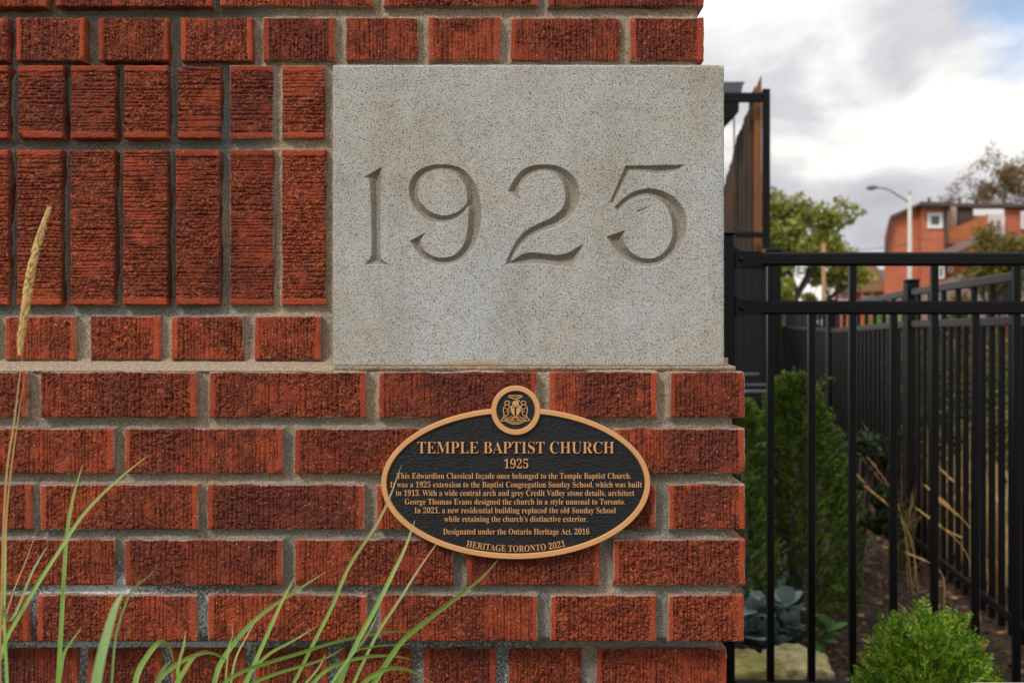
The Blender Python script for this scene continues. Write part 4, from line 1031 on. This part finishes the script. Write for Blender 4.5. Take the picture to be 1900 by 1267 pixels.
def mat_blade(name, base, tipc):
    m, nt, b = new_mat(name); L = nt.links
    u = attr(nt, 'along').outputs['Fac']; v = coord(nt, 'Object')
    n = noise_node(nt, 25, 3, 0.5, v)
    c = mixc(nt, ramp(nt, math_n(nt, 'ADD', u, math_n(nt, 'MULTIPLY', math_n(nt, 'SUBTRACT', n.outputs[0], 0.5), .3)), [(0.60, 0.0), (0.97, 1.0)]), mixc(nt, n.outputs[0], base, tuple(x * 1.35 for x in base)), tipc)
    n3 = noise_node(nt, 70, 4, 0.7, v); c = mixc(nt, ramp(nt, n3.outputs[0], [(0.60, 0.0), (0.72, 1.0)]), c, (0.42, 0.33, 0.12))
    mpv = nt.nodes.new('ShaderNodeMapping'); mpv.inputs['Scale'].default_value = (900, 900, 12); L.new(v, mpv.inputs[0]); nv = noise_node(nt, 1.0, 2, 0.5, mpv.outputs[0])
    c = mixc(nt, nv.outputs[0], mixc(nt, 1.0, c, (0.72, 0.76, 0.7), 'MULTIPLY'), mixc(nt, 1.0, c, (1.2, 1.15, 1.1), 'MULTIPLY'))
    L.new(c, b.inputs['Base Color']); b.inputs['Roughness'].default_value = 0.5
    t = nt.nodes.new('ShaderNodeBsdfTranslucent'); L.new(c, t.inputs[0]); ms = nt.nodes.new('ShaderNodeMixShader'); ms.inputs[0].default_value = 0.35
    L.new(b.outputs[0], ms.inputs[1]); L.new(t.outputs[0], ms.inputs[2]); L.new(ms.outputs[0], nt.nodes['Material Output'].inputs[0]); return m
B_GREEN = mat_blade('blade_green', (0.20, 0.36, 0.06), (0.38, 0.42, 0.13)); B_PALE = mat_blade('blade_pale_green', (0.24, 0.38, 0.14), (0.34, 0.42, 0.17))
B_TAN = mat_blade('blade_straw', (0.42, 0.35, 0.12), (0.52, 0.36, 0.20)); B_MIX = mat_blade('blade_drying', (0.22, 0.36, 0.07), (0.50, 0.36, 0.22))
B_DRY = mat_blade('dry_stalk', (0.52, 0.34, 0.12), (0.60, 0.40, 0.18))
M_SEED = simple('ripe_seed_head', (0.62, 0.40, 0.15), 0.7, 0, 0.3, 200)
def grass_clump(name, cpx, cd, blades, label):
    """blades: (tip..base pixel points, width px, material, depth from camera at tip, at frame edge)"""
    base = Vector(((cpx - 950) / F * cd, cd - D0, 0.0))
    g = empty(name, tuple(base), label, 'grass')
    r = random.Random(int(cpx))
    for pts, w, mt, d1, d0 in blades:
        n = len(pts); W = []
        for i, (x, y) in enumerate(pts):
            d = d1 + (d0 - d1) * i / max(1, n - 1); W.append(Vector(((x - 950) / F * d, d - D0, CZ + (633.5 - y) / F * d)))
        last = W[-1]; root = base + Vector((r.uniform(-.05, .05), r.uniform(-.03, .03), 0))
        if last.z > 0.4:
            t = (W[-1] - W[-2]).normalized()
            q = last + t * 0.12; W.append(q); W.append(q.lerp(root, .5) + t * .05); W.append(root)
        W = smooth3(W[::-1], 4)
        vs_, fs = ribbon(W, w * .66 * d1 / F, twist=r.uniform(-.5, .5), power=7)
        A = np.array([tuple(v) for v in vs_]); me = fast_mesh('blade', A - np.array(tuple(base)), np.array(fs), True, dict(along=np.repeat(np.linspace(0, 1, len(W)), 3)))
        o = link('blade', me, mt, g, tuple(base))
    return g
G1 = [([(86, 640), (42, 660), (35, 710), (25, 790), (14, 860), (7, 960), (3, 1080), (0, 1280)][1:], 5, B_DRY, .84, .80),
      ([(47, 690), (30, 800), (17, 900), (9, 1000), (2, 1120), (-2, 1280)], 5, B_DRY, .82, .80),
      ([(72, 970), (50, 1035), (28, 1088), (9, 1148), (-8, 1210), (-20, 1290)], 4, B_TAN, .95, .9),
      ([(154, 860), (136, 920), (124, 990), (118, 1080), (113, 1170), (107, 1280)], 11, B_GREEN, .98, .9),
      ([(152, 1163), (132, 1190), (117, 1218), (108, 1285)], 9, B_GREEN, .95, .9),
      ([(277, 843), (235, 876), (190, 916), (150, 960), (112, 1018), (72, 1080), (34, 1145), (8, 1195), (-15, 1280)], 10, B_GREEN, 1.0, .86),
      ([(12, 940), (10, 1040), (8, 1150), (14, 1285)], 9, B_GREEN, .92, .86),
      ([(-6, 1100), (20, 1150), (60, 1060), (90, 1010)][::-1], 8, B_PALE, .9, .85),
      ([(230, 1096), (214, 1125), (200, 1170), (186, 1225), (172, 1300)], 30, B_PALE, .66, .64)]
G2 = [([(294, 1050), (274, 1070), (252, 1088), (236, 1112), (215, 1180), (205, 1290)], 6, B_PALE, .80, .8),
      ([(322, 1228), (314, 1200), (296, 1190), (272, 1218), (255, 1250), (245, 1300)], 15, B_GREEN, .95, .9),
      ([(425, 1228), (400, 1213), (375, 1211), (340, 1225), (305, 1250), (265, 1300)], 12, B_GREEN, .94, .9),
      ([(385, 1206), (362, 1216), (338, 1250), (310, 1300)], 14, B_GREEN, .98, .9),
      ([(318, 1225), (300, 1245), (285, 1300)], 14, B_PALE, .85, .85),
      ([(430, 1150), (431, 1180), (424, 1205), (416, 1290)], 5, B_MIX, 1.0, .95),
      ([(345, 1170), (340, 1200), (330, 1240), (335, 1290)], 9, B_GREEN, .92, .9),
      ([(605, 1060), (545, 1098), (500, 1128), (462, 1160), (430, 1198), (405, 1240), (390, 1300)], 13, B_GREEN, 1.05, .95),
      ([(790, 1180), (745, 1171), (690, 1176), (620, 1191), (560, 1210), (500, 1228), (440, 1250), (385, 1290)], 10, B_GREEN, 1.05, .92),
      ([(480, 1140), (455, 1185), (436, 1225), (425, 1290)], 6, B_MIX, 1.0, .95)]
G3 = [([(546, 1071), (519, 1125), (486, 1199), (446, 1290)], 11, B_GREEN, 1.04, .95),
      ([(590, 1160), (540, 1190), (500, 1212), (462, 1250), (440, 1300)], 9, B_GREEN, 1.0, .95),
      ([(745, 862), (719, 932), (694, 980), (648, 1050), (616, 1125), (583, 1190), (536, 1285)], 9, B_MIX, 1.06, .97),
      ([(770, 964), (752, 1015), (729, 1063), (696, 1129), (655, 1206), (622, 1290)], 12, B_GREEN, 1.03, .96),
      ([(816, 1000), (777, 1055), (740, 1114), (703, 1170), (674, 1228), (648, 1285)], 8, B_MIX, 1.07, .98),
      ([(925, 1037), (895, 1070), (858, 1100), (806, 1140), (777, 1162), (747, 1188), (718, 1228), (680, 1290)], 14, B_GREEN, 1.08, .98),
      ([(769, 1225), (736, 1217), (688, 1217), (637, 1228), (600, 1247), (560, 1290)], 10, B_GREEN, 1.02, .95),
      ([(806, 1268), (769, 1247), (740, 1239), (710, 1243), (674, 1267), (650, 1300)], 13, B_GREEN, 1.0, .95),
      ([(770, 1194), (730, 1196), (690, 1200), (650, 1215), (610, 1290)], 7, B_GREEN, 1.04, .97),
      ([(640, 1200), (600, 1222), (556, 1236), (509, 1250), (463, 1270), (430, 1300)], 10, B_GREEN, .98, .93),
      ([(604, 1212), (590, 1240), (560, 1275), (545, 1300)], 7, B_GREEN, .98, .95),
      ([(700, 1140), (680, 1180), (640, 1230), (600, 1290)], 7, B_PALE, 1.0, .95)]
g1 = grass_clump('ornamental_grass', 20, 0.86, G1, 'tall grass clump at the left edge with a straw coloured seed head')
g2 = grass_clump('ornamental_grass', 330, 0.92, G2, 'low arching green grass clump in front of the bottom bricks, left of the tall blades')
g3 = grass_clump('ornamental_grass', 590, 0.96, G3, 'long green grass blades leaning right across the bricks under the plaque')
def seed_head(g, pts, d, n=46, r0=0.0026):
    mb = MB(); rr = random.Random(3); W = smooth3([Vector(((x - 950) / F * d, d - D0, CZ + (633.5 - y) / F * d)) for x, y in pts], 6)
    mb.tube(W, [0.0016] * len(W), 5)
    for i in range(len(W) - 1):
        t = (W[i] - W[i + 1]).normalized()
        for k in range(7):
            a = rr.uniform(0, 6.28); sd = Vector((math.cos(a), math.sin(a) * .8, 0)); f = i / len(W); env = math.sin(math.pi * (0.08 + 0.86 * f)) ** .6
            p = W[i].lerp(W[i + 1], rr.random()) + sd * r0 * .4 * env; q = p + t * 0.007 + sd * r0 * 1.0 * env
            mb.tube([p, p.lerp(q, .45), q], [.0006, .0017 * env + .0003, .0002], 4)
    o = mb.build('seed_head', M_SEED, g, True)
seed_head(g1, [(88, 396), (74, 440), (63, 480), (53, 530), (46, 580), (39, 628), (37, 660)], .84)

# dry plume grass beyond the gate
def plume_grass(name, base, tips, label, seed):
    g = empty(name, tuple(base), label, 'grass'); r = random.Random(seed); b = Vector(base)
    ms = MB(); n = 0
    for tp in tips:
        T = P(*tp[:2], tp[2]); q0 = Vector((T.x + T.z * .42 + r.uniform(-.05, .05), T.y, 0)); mid = q0.lerp(T, .5) + Vector((.05, 0, .05)); W = smooth3([q0, mid, T], 8)
        mb = MB(); mb.tube(W, .0010, 4); mb.build('stalk', M_SEED, g)
        k0 = len(W) - 5; mb = MB()
        for i in range(k0, len(W) - 1):
            t = (W[i + 1] - W[i]).normalized(); env = 1 - .6 * (i - k0) / 5
            for k in range(16):
                a = r.uniform(0, 6.28); sd = Vector((math.cos(a), math.sin(a), 0)); p = W[i].lerp(W[i + 1], r.random()); q = p + t * .018 + sd * .0065 * env
                mb.tube([p, p.lerp(q, .5), q], [.0008, .0022 * env, .0003], 3)
        mb.build('seed_head', M_SEED, g)
    V = []
    for k in range(70):
        a = r.uniform(0, 6.28); L = r.uniform(.2, .42); lean = r.uniform(.1, .5); W = [b + Vector((r.uniform(-.05, .05), r.uniform(-.05, .05), 0)) + Vector((math.cos(a) * lean * L * t * t, math.sin(a) * lean * L * t * t, L * t * (1 - .35 * lean * t * t))) for t in (0, .25, .5, .75, 1)]
        vs_, fs = ribbon(W, .006, flat=(math.sin(a), math.cos(a) * -1, .1)); ms.add(vs_, fs)
    tag(ms.build('dry_leaves', mat_leaf('dry_grass_leaf', [(0.14, 0.10, 0.03), (0.34, 0.24, 0.10), (0.16, 0.16, 0.04)], .3), g), kind='stuff')
plume_grass('plume_grass', P(1668, 1090, 3.0).xy.to_3d(), [(1590, 822, 2.6), (1600, 850, 2.7), (1610, 905, 2.6), (1585, 875, 2.8), (1640, 960, 2.7)], 'dry grass with tan plumes leaning left, before the dark receding fence', 51)
plume_grass('plume_grass', Vector((P(1830, 1090, 2.6).x, 2.6, 0)), [(1708, 948, 2.2), (1722, 905, 2.3), (1690, 1028, 2.2), (1745, 930, 2.4), (1760, 985, 2.4), (1735, 860, 2.5), (1790, 1075, 2.4)], 'dry grass with tan plumes seen behind the right hand pickets', 52)

# straw coloured grasses and leafy hedge beyond the receding fence
def tuft_stuff(name, n, fx, L, w, mat, label, cat, seed):
    r = random.Random(seed); mb = MB()
    for k in range(n):
        b = fx(r); a = r.uniform(0, 6.28); l = r.uniform(*L); le = r.uniform(.05, .45)
        W = [b + Vector((math.cos(a) * le * l * t * t, math.sin(a) * le * l * t * t, l * t)) for t in (0, .33, .66, 1)]
        vs_, fs = ribbon(W, w, flat=(0, -1, 0)); mb.add(vs_, fs)
    return tag(mb.build(name, mat), label, cat, kind='stuff')
tuft_stuff('straw_grass', 2600, lambda r: (lambda y: Vector((1.82 + .11 * (y - 3.1) + r.uniform(0, 0.9), y, gz(y))))(r.uniform(2.2, 8.5)), (.25, .62), .012,
           mat_leaf('straw', [(0.22, 0.14, 0.05), (0.46, 0.31, 0.13), (0.66, 0.50, 0.28)], .3), 'straw coloured grasses along the path beyond the receding fence', 'grass', 61)

def leaf_cloud(r, blobs, n, size):
    tot = sum(b[3] * b[3] for b in blobs); out = []
    for (x, y, z, q) in blobs:
        m = int(n * q * q / tot); d = r.normal(0, 1, (m, 3)); d /= np.linalg.norm(d, axis=1)[:, None]
        c = np.array([x, y, z]) + d * q * (r.random((m, 1)) ** .45) * np.array([1, 1, .8])
        out.append(c)
    C_ = np.concatenate(out); m = len(C_)
    a = r.normal(0, 1, (m, 3)); a /= np.linalg.norm(a, axis=1)[:, None]; b = np.cross(a, r.normal(0, 1, (m, 3))); b /= np.linalg.norm(b, axis=1)[:, None]
    L = r.uniform(size * .6, size * 1.2, (m, 1))
    V = np.stack([C_ - a * L, C_ - b * L * .55, C_ + a * L, C_ + b * L * .55], 1).reshape(-1, 3)
    return V, np.arange(4 * m).reshape(m, 4)
def tree(name, base, height, crown, n, size, mat, seed, label, trunk_r=.12, levels=4, spread=.55, lean=0, fill=1.0, start=.32, grp=None):
    """crown: radius of the crown in metres"""
    g = empty(name, tuple(base), label, 'tree', grp); r = random.Random(seed); tips = []; mb = MB()
    def grow(p, d, L, rad, lv):
        pts = [p]; q = p.copy(); dd = d.copy()
        for k in range(4):
            dd = (dd + Vector((r.gauss(0, .13), r.gauss(0, .13), r.gauss(.03, .08)))).normalized(); q = q + dd * L / 4; pts.append(q.copy())
        mb.tube(pts, [rad * (1 - .13 * k) for k in range(5)], 6 if lv < 2 else 4, cap=False)
        if lv >= levels: tips.append(q.copy()); tips.append(pts[2].copy()); return
        for k in range(r.choice([2, 3, 3]) if lv else 5):
            a = r.uniform(0, 6.28); s = spread * r.uniform(.7, 1.3)
            nd = (dd + Vector((math.cos(a), math.sin(a), r.uniform(-.2, .4))) * s).normalized()
            grow(pts[-1] if k < 2 else pts[3], nd, L * r.uniform(.62, .85), rad * .58, lv + 1)
    L0 = height * start
    grow(Vector((0, 0, -.1)), Vector((lean, 0, 1)).normalized(), L0, trunk_r, 0)
    A = np.array([tuple(t) for t in tips]); zc = height - crown
    # fit limbs to the wanted height
    sc = (height * .95) / max(A[:, 2].max(), 1e-3); sx = crown * .92 / max(1e-3, np.percentile(np.hypot(A[:, 0], A[:, 1]), 92))
    mb.v = [(x * (1 + (sx - 1) * min(1, max(0, z) / L0)), y * (1 + (sx - 1) * min(1, max(0, z) / L0)), z * sc) for x, y, z in mb.v]
    tips = [(x * sx, y * sx, z * sc) for x, y, z in A]
    me = mb.mesh('trunk'); link('trunk', me, M_BARK, g, tuple(base))
    rn = np.random.default_rng(seed)
    if n:
        blobs = [(x, y, z, crown * rn.uniform(.12, .26) * fill) for x, y, z in tips]
        V, Q = leaf_cloud(rn, blobs, n, size); link('crown', fast_mesh('crown', V, Q), mat, g, tuple(base))
    return g
M_TREE_Y = mat_leaf('tree_leaf_yellow_green', [(0.075, 0.12, 0.022), (0.16, 0.21, 0.035), (0.30, 0.30, 0.055), (0.45, 0.38, 0.08)], .35, .55, .5)
M_TREE_O = mat_leaf('tree_leaf_autumn', [(0.05, 0.035, 0.012), (0.13, 0.075, 0.02), (0.25, 0.12, 0.02), (0.10, 0.085, 0.02)], .3, .55, .5)
M_TREE_M = mat_leaf('tree_leaf_mixed', [(0.025, 0.05, 0.01), (0.07, 0.10, 0.015), (0.16, 0.15, 0.02), (0.30, 0.13, 0.02)], .35, .55, 1.5)
M_HEDGE = mat_leaf('hedge_leaf', [(0.015, 0.028, 0.006), (0.045, 0.065, 0.012), (0.14, 0.13, 0.02), (0.22, 0.15, 0.03)], .3, .5, 4)
YT1 = 17.0; t1 = P(1440, 0, YT1)
tree('leafy_tree', (t1.x, YT1, 0), P(0, 308, YT1).z, 1.42, 8000, .060, M_TREE_Y, 3, 'yellow green leafy tree with gaps of sky, right of the dark screen post', .13, 4, .95, fill=.68, start=.20)
t1 = P(1400, 0, 19.0)
tree('leafy_tree', (t1.x, 19.0, 0), P(0, 372, 19).z, 1.2, 7000, .05, M_TREE_Y, 14, 'smaller yellow green tree mostly hidden behind the dark screen post', .10, 4, .55, start=.28)
YT2 = 52.0; t2 = P(1848, 0, YT2)
tree('sparse_tree', (t2.x, YT2, 0), P(0, 235, YT2).z, 3.3, 5200, .085, M_TREE_O, 9, 'nearly bare brown autumn tree rising behind the red house roof', .22, 5, .7, fill=.62, start=.42)
t2 = P(1740, 0, 56)
tree('sparse_tree', (t2.x, 56, 0), P(0, 350, 56).z, 1.5, 1200, .08, M_TREE_O, 19, 'thin bare treetop just showing over the left end of the red house roof', .12, 4, .7, fill=.5, start=.5)
YT3 = 12.0; t3 = P(1880, 0, YT3)
tree('autumn_tree', (t3.x, YT3, 0), P(0, 408, YT3).z, .80, 9000, .032, M_TREE_M, 12, 'green and orange bushy tree at the right edge in front of the red house', .07, 4, .6, fill=1.15, start=.3)
def bush(name, base, dims, n, size, mat, seed, label, cat='shrub'):
    g = empty(name, tuple(base), label, cat); rn = np.random.default_rng(seed)
    blobs = [(rn.uniform(-.8, .8) * dims[0], rn.uniform(-.8, .8) * dims[1], dims[2] * rn.uniform(.25, .85), min(dims[0], dims[2]) * rn.uniform(.25, .5)) for _ in range(16)]
    V, Q = leaf_cloud(rn, blobs, n, size); link('foliage', fast_mesh('foliage', V, Q), mat, g, tuple(base))
    mb = MB(); r = random.Random(seed)
    for k in range(9):
        a = r.uniform(0, 6.28); mb.tube([(0, 0, 0), (math.cos(a) * dims[0] * .3, math.sin(a) * dims[1] * .3, dims[2] * .45), (math.cos(a) * dims[0] * .7, math.sin(a) * dims[1] * .6, dims[2] * .85)], [.012, .008, .003], 5)
    link('stem', mb.mesh('stem'), M_BARK, g, tuple(base))
bush('hedge_bush', (ps(1840, 4.6) + .1, 4.6, .03), (.85, .5, 1.02), 9000, .022, M_HEDGE, 71, 'dark leafy hedge with yellow flecks behind the right hand fence pickets')
bush('hedge_bush', (ps(1905, 3.4) + .25, 3.2, .0), (.5, .45, .95), 6000, .020, M_HEDGE, 72, 'dark hedge at the right edge closest to the gate')
M_DARK_FILL = mat_leaf('dark_filler_leaf', [(0.006, 0.012, 0.004), (0.016, 0.030, 0.007), (0.03, 0.05, 0.012)], .15, .6, 8)  # near-black leaves for shrubs added to darken this stretch of the bed
bush('dark_filler_shrub', (ps(1592, 2.75), 2.75, 0), (.13, .20, .70), 7000, .016, M_DARK_FILL, 81, 'very dark low shrub added to darken the bed right of the cone shaped cedar')
bush('dark_filler_shrub', (ps(1660, 4.6) - .05, 4.3, 0), (.22, .35, .72), 7000, .020, M_DARK_FILL, 82, 'very dark shrub added to darken the view in front of the receding pickets, left of the thick post')
bush('tall_shrub', (ps(1478, 14.0), 14.0, 0), (.42, .5, 2.15), 6000, .05, M_TREE_Y, 76, 'yellow green foliage low between the gate rails, left of the tan pole')
bush('garden_shrub', (ps(1440, 10.5), 10.5, .1), (1.0, .5, .98), 5000, .03, M_TREE_Y, 73, 'yellow green shrub peeping over the black board fence')
bush('garden_shrub', (ps(1592, 11.5), 11.5, .1), (.5, .4, 1.28), 6500, .03, mat_leaf('lime_leaf', [(0.10, 0.20, 0.02), (0.20, 0.32, 0.04)], .35), 74, 'lime green shrub glowing between the upper pickets')
bush('garden_shrub', (ps(1690, 9.0)+.1, 9.0, .1), (.35, .5, .75), 3500, .025, M_HEDGE, 75, 'brown green shrub past the thick fence post')

def brown_fence():
    Y0 = 10.5; x0 = ps(1556, Y0); x1 = ps(1740, Y0)
    g = empty('wooden_fence', (x0, Y0, .1), 'brown and tan board fence glimpsed between the pickets left and right of the thick post', 'fence')
    zt = P(0, 612, Y0).z; n = 9
    for k in range(n):
        a = x0 + (x1 - x0) * k / n; b = x0 + (x1 - x0) * (k + 1) / n
        mb = MB(); mb.box((a + .003, Y0, .08), (b - .003, Y0 + .02 + .004 * (k % 2), zt - .02 * (k % 3))); mb.build('board', M_POLE if k in (3, 4, 5, 6, 7) else M_WOOD_BR, g)
    for z in (zt - .12, .35):
        mb = MB(); mb.bar((x0, Y0 - .02, z), (x1, Y0 - .02, z), .03, .07); mb.build('rail', M_WOOD_BR, g)
brown_fence()

# ------------------------------------------------------------------ street: lamp, poles, houses
M_GREYP = simple('pale_concrete_pole', (0.55, 0.53, 0.50), 0.8)
M_LAMPG = simple('lamp_grey_metal', (0.16, 0.16, 0.18), 0.45, .3)
def street_lamp():
    Y = 26; b = P(1688, 0, Y)
    g = empty('street_lamp', (b.x, Y, 0), 'concrete street lamp with a curved arm reaching left, in front of the red house', 'street lamp')
    mb = MB(); mb.tube([(b.x, Y, 0), (b.x, Y, P(0, 362, Y).z)], [.085, .045], 12); mb.build('pole', M_GREYP, g, True)
    pts = smooth3([P(1688, 377, Y), P(1668, 364, Y), P(1648, 352, Y), P(1626, 348, Y)], 5)
    mb = MB(); mb.tube(pts, .022, 6); mb.build('arm', M_LAMPG, g, True)
    mb = MB(); c = P(1628, 348, Y); mb.tube([c, c + Vector((-.06, 0, .0)), c + Vector((-.17, 0, -.01)), c + Vector((-.27, 0, -.01)), c + Vector((-.31, 0, -.01))], [.03, .055, .07, .05, .015], 10); mb.build('lamp_head', M_LAMPG, g, True)
    mb = MB(); mb.tube([P(1688, 362, Y), P(1688, 355, Y)], [.03, .02], 6); mb.build('finial', M_LAMPG, g)
street_lamp()
def upole(px, top, Y, r, label, m, bottom=0):
    b = P(px, 0, Y); g = empty('utility_pole', (b.x, Y, 0), label, 'pole')
    mb = MB(); z = P(0, top, Y).z; mb.tube([(b.x, Y, 0), (b.x, Y, z)], [r * 1.1, r], 10); mb.build('shaft', m, g, True)
    mb = MB(); mb.tube([(b.x, Y, z), (b.x, Y, z + r * .5)], [r * 1.05, r * .4], 10); mb.build('top', m, g, True)
upole(1528.5, 452, 15, .034, 'slim tan wooden pole in front of the yellow green tree', M_POLE)
upole(1545, 505, 22, .045, 'short pale pole left of the brown house', M_GREYP)
def wires():
    m = simple('cable_black', (0.05, 0.05, 0.055), 0.6)
    for k, (a, b, s) in enumerate((((1320, 470, 24), (1688, 452, 26), .5), ((1320, 486, 24), (1688, 470, 26), .45), ((1688, 443, 26), (2000, 436, 30), .3))):
        A = P(*a); B = P(*b); pts = [A.lerp(B, t / 12) - Vector((0, 0, s * 4 * (t / 12) * (1 - t / 12) * .3)) for t in range(13)]
        mb = MB(); mb.tube(pts, .009, 4); tag(mb.build('overhead_wire', m), ('upper overhead wire crossing the sky left of the street lamp', 'lower overhead wire crossing the sky left of the street lamp', 'overhead wire from the lamp pole across the red house')[k], 'wire')
wires()
def mat_housebrick():
    m, nt, b = new_mat('house_brick'); v = coord(nt, 'Object')
    mp = nt.nodes.new('ShaderNodeMapping'); mp.inputs['Rotation'].default_value = (R(90), 0, 0); nt.links.new(v, mp.inputs[0])
    br = nt.nodes.new('ShaderNodeTexBrick'); nt.links.new(mp.outputs[0], br.inputs['Vector']); br.inputs['Scale'].default_value = 4.2; br.inputs['Mortar Size'].default_value = .012
    br.inputs['Color1'].default_value = (0.62, 0.175, 0.08, 1); br.inputs['Color2'].default_value = (0.50, 0.135, 0.065, 1); br.inputs['Mortar'].default_value = (0.40, 0.22, 0.15, 1)
    n = noise_node(nt, .8, 4, .6, v); c = mixc(nt, ramp(nt, n.outputs[0], [(.35, 0.0), (.65, 1.0)]), mixc(nt, 1.0, br.outputs[0], (.85, .8, .8), 'MULTIPLY'), br.outputs[0])
    nt.links.new(c, b.inputs['Base Color']); b.inputs['Roughness'].default_value = .9; return m
M_HB = mat_housebrick()
M_WHITE = simple('white_trim', (0.82, 0.82, 0.82), 0.5, 0, .05)
M_GLASS = simple('window_glass', (0.10, 0.12, 0.15), 0.08, 0, .2, 2)
M_ROOFD = simple('dark_fascia', (0.09, 0.06, 0.05), 0.7)
M_ROOFP = simple('pinkish_shingle', (0.24, 0.17, 0.15), 0.9, 0, .25, 10, .3)
M_SHIN = simple('brown_shingle', (0.30, 0.19, 0.10), 0.9, 0, .3, 6, .4)
M_TANP = simple('tan_render', (0.42, 0.29, 0.22), 0.8)
def poly_part(g, name, pts, Y, d, mat, proud=0):
    q = [P(x, y, Y) for x, y in pts]; q = [(p.x, p.z) for p in q]
    area = sum(q[i][0] * q[(i + 1) % len(q)][1] - q[(i + 1) % len(q)][0] * q[i][1] for i in range(len(q)))
    if area < 0: q = q[::-1]
    mb = MB(); mb.prism(q, Y - proud, Y - proud + d, .43); return mb.build(name, mat, g)
def window(g, x0, x1, y0, y1, Y, bars=1, fr=.085):
    a = P(x0, y0, Y); b = P(x1, y1, Y); mb = MB(); d0 = Y - .07; d1 = Y + .02
    mb.box((a.x, d0, a.z), (a.x + fr, d1, b.z)); mb.box((b.x - fr, d0, a.z), (b.x, d1, b.z)); mb.box((a.x + fr, d0, a.z), (b.x - fr, d1, a.z - fr)); mb.box((a.x + fr, d0, b.z + fr), (b.x - fr, d1, b.z))
    for k in range(bars):
        x = a.x + (b.x - a.x) * (k + 1) / (bars + 1); mb.box((x - fr * .3, d0 + .01, a.z - fr), (x + fr * .3, d1, b.z + fr))
    w = mb.build('window', M_WHITE, g)
    m2 = MB(); m2.box((a.x + fr, Y - .03, a.z - fr), (b.x - fr, Y - .02, b.z + fr)); m2.build('pane', M_GLASS, w)
    return w
def red_house():
    Y = 38; b = P(1700, 0, Y)
    g = empty('red_house', (b.x, Y, 0), 'orange red brick house with a sloped roof edge, small white window and balcony', 'house')
    bt = 690
    poly_part(g, 'wall', [(1641, bt), (1641, 440), (1649, 407), (1709, 386), (1709, bt)], Y, 7, M_HB)
    poly_part(g, 'wall', [(1709.2, bt), (1709.2, 384), (1752, 384), (1752, bt)], Y - .25, 7, M_HB)
    poly_part(g, 'wall', [(1752.3, bt), (1752.3, 388), (1990, 388), (1990, bt)], Y + 1.2, 6, M_HB)
    poly_part(g, 'gable_trim', [(1635, 470), (1640, 438), (1646, 402), (1702, 378), (1702, 384), (1650, 408), (1645, 440), (1640, 470)], Y, 7.2, M_ROOFD, .3)
    poly_part(g, 'roof', [(1700, 376), (1757, 377), (1757, 384), (1700, 383)], Y - .5, 8, M_ROOFD, .3)
    poly_part(g, 'roof', [(1757.2, 377), (1995, 379), (1995, 385), (1757.2, 384)], Y + .9, 7, M_ROOFD, 0)
    for x in (1724, 1763, 1781):
        mb = MB(); p = P(x, 377, Y + .4); mb.tube([p, p + Vector((0, 0, .22))], .06, 8); mb.build('roof_vent', M_ROOFD, g)
    window(g, 1720, 1748, 395, 424, Y - .25, 0, .13)
    poly_part(g, 'downpipe', [(1751.5, 386), (1757, 386), (1757, 470), (1751.5, 470)], Y - .3, .1, M_ROOFD)
    poly_part(g, 'pilaster', [(1757.5, 384), (1775, 384), (1775, 436), (1757.5, 436)], Y + .4, .7, M_TANP)
    poly_part(g, 'recess_shade_slab', [(1775.5, 388), (1806, 388), (1806, 425), (1775.5, 425)], Y + 1.1, .08, M_ROOFD)  # flat dark slab stands in for the shade inside the balcony
    poly_part(g, 'lintel', [(1806, 388), (1863, 388), (1863, 400), (1806, 400)], Y + .4, .15, M_WHITE)
    window(g, 1827, 1864, 400, 438, Y + 1.1, 1, .2)
    window(g, 1893, 1925, 392, 425, Y + 1.1, 1, .15)
    M_BAL = mat_wood('orange_balcony_wood', (0.34, 0.10, 0.035), (0.50, 0.16, 0.055))
    r = [(1758, 428, 446), (1930, 395, 446)]
    for k in range(22):                                     # balcony boards, their tops rising to the right
        x0 = 1758 + k * 3.4; x1 = x0 + 3.2; t0 = 427 - (x0 - 1758) * .40; 
        poly_part(g, 'balcony_board', [(x0, t0), (x1, t0 - 1.3), (x1, 452), (x0, 452)], Y - .1, .05, M_BAL)
    for k in range(16):
        x = 1834 + k * 6; poly_part(g, 'baluster', [(x, 398), (x + 1.2, 398), (x + 1.2, 452), (x, 452)], Y - .1, .04, M_BAL)
    poly_part(g, 'porch_roof', [(1742, 468), (1812, 436), (1990, 436), (1990, 450), (1818, 450), (1748, 480)], Y - 1.5, 1.3, M_ROOFP)
    poly_part(g, 'side_roof', [(1652, 556), (1700, 545), (1780, 508), (1990, 508), (1990, 600), (1620, 600)], Y - 3.5, 3, M_ROOFP)
    window(g, 1739, 1751, 493, 517, Y - .25, 0, .07); window(g, 1758, 1767, 492, 506, Y - .1 + 1.3, 0, .06)
red_house()
def brown_house():
    Y = 46; b = P(1600, 0, Y)
    g = empty('brown_house', (b.x, Y, 0), 'brown shingled house with white windows, seen between the two gate rails', 'house')
    poly_part(g, 'roof', [(1536, 540), (1546, 493), (1624, 491), (1643, 538), (1643, 541), (1536, 541)], Y - .4, 6, M_SHIN)
    poly_part(g, 'wall', [(1540, 541.5), (1640, 541.5), (1640, 640), (1540, 640)], Y, 6, M_HB)
    for w in ((1559, 1574), (1582, 1597)): window(g, w[0], w[1], 493, 515, Y - .4, 0, .1)
    window(g, 1597, 1620, 538, 554, Y, 0, .12); window(g, 1556, 1575, 538, 562, Y, 1, .12)
    poly_part(g, 'side_wing', [(1626, 500), (1650, 500), (1650, 640), (1626, 640)], Y + 2, 4, simple('grey_siding', (0.25, 0.27, 0.28), .8))
brown_house()
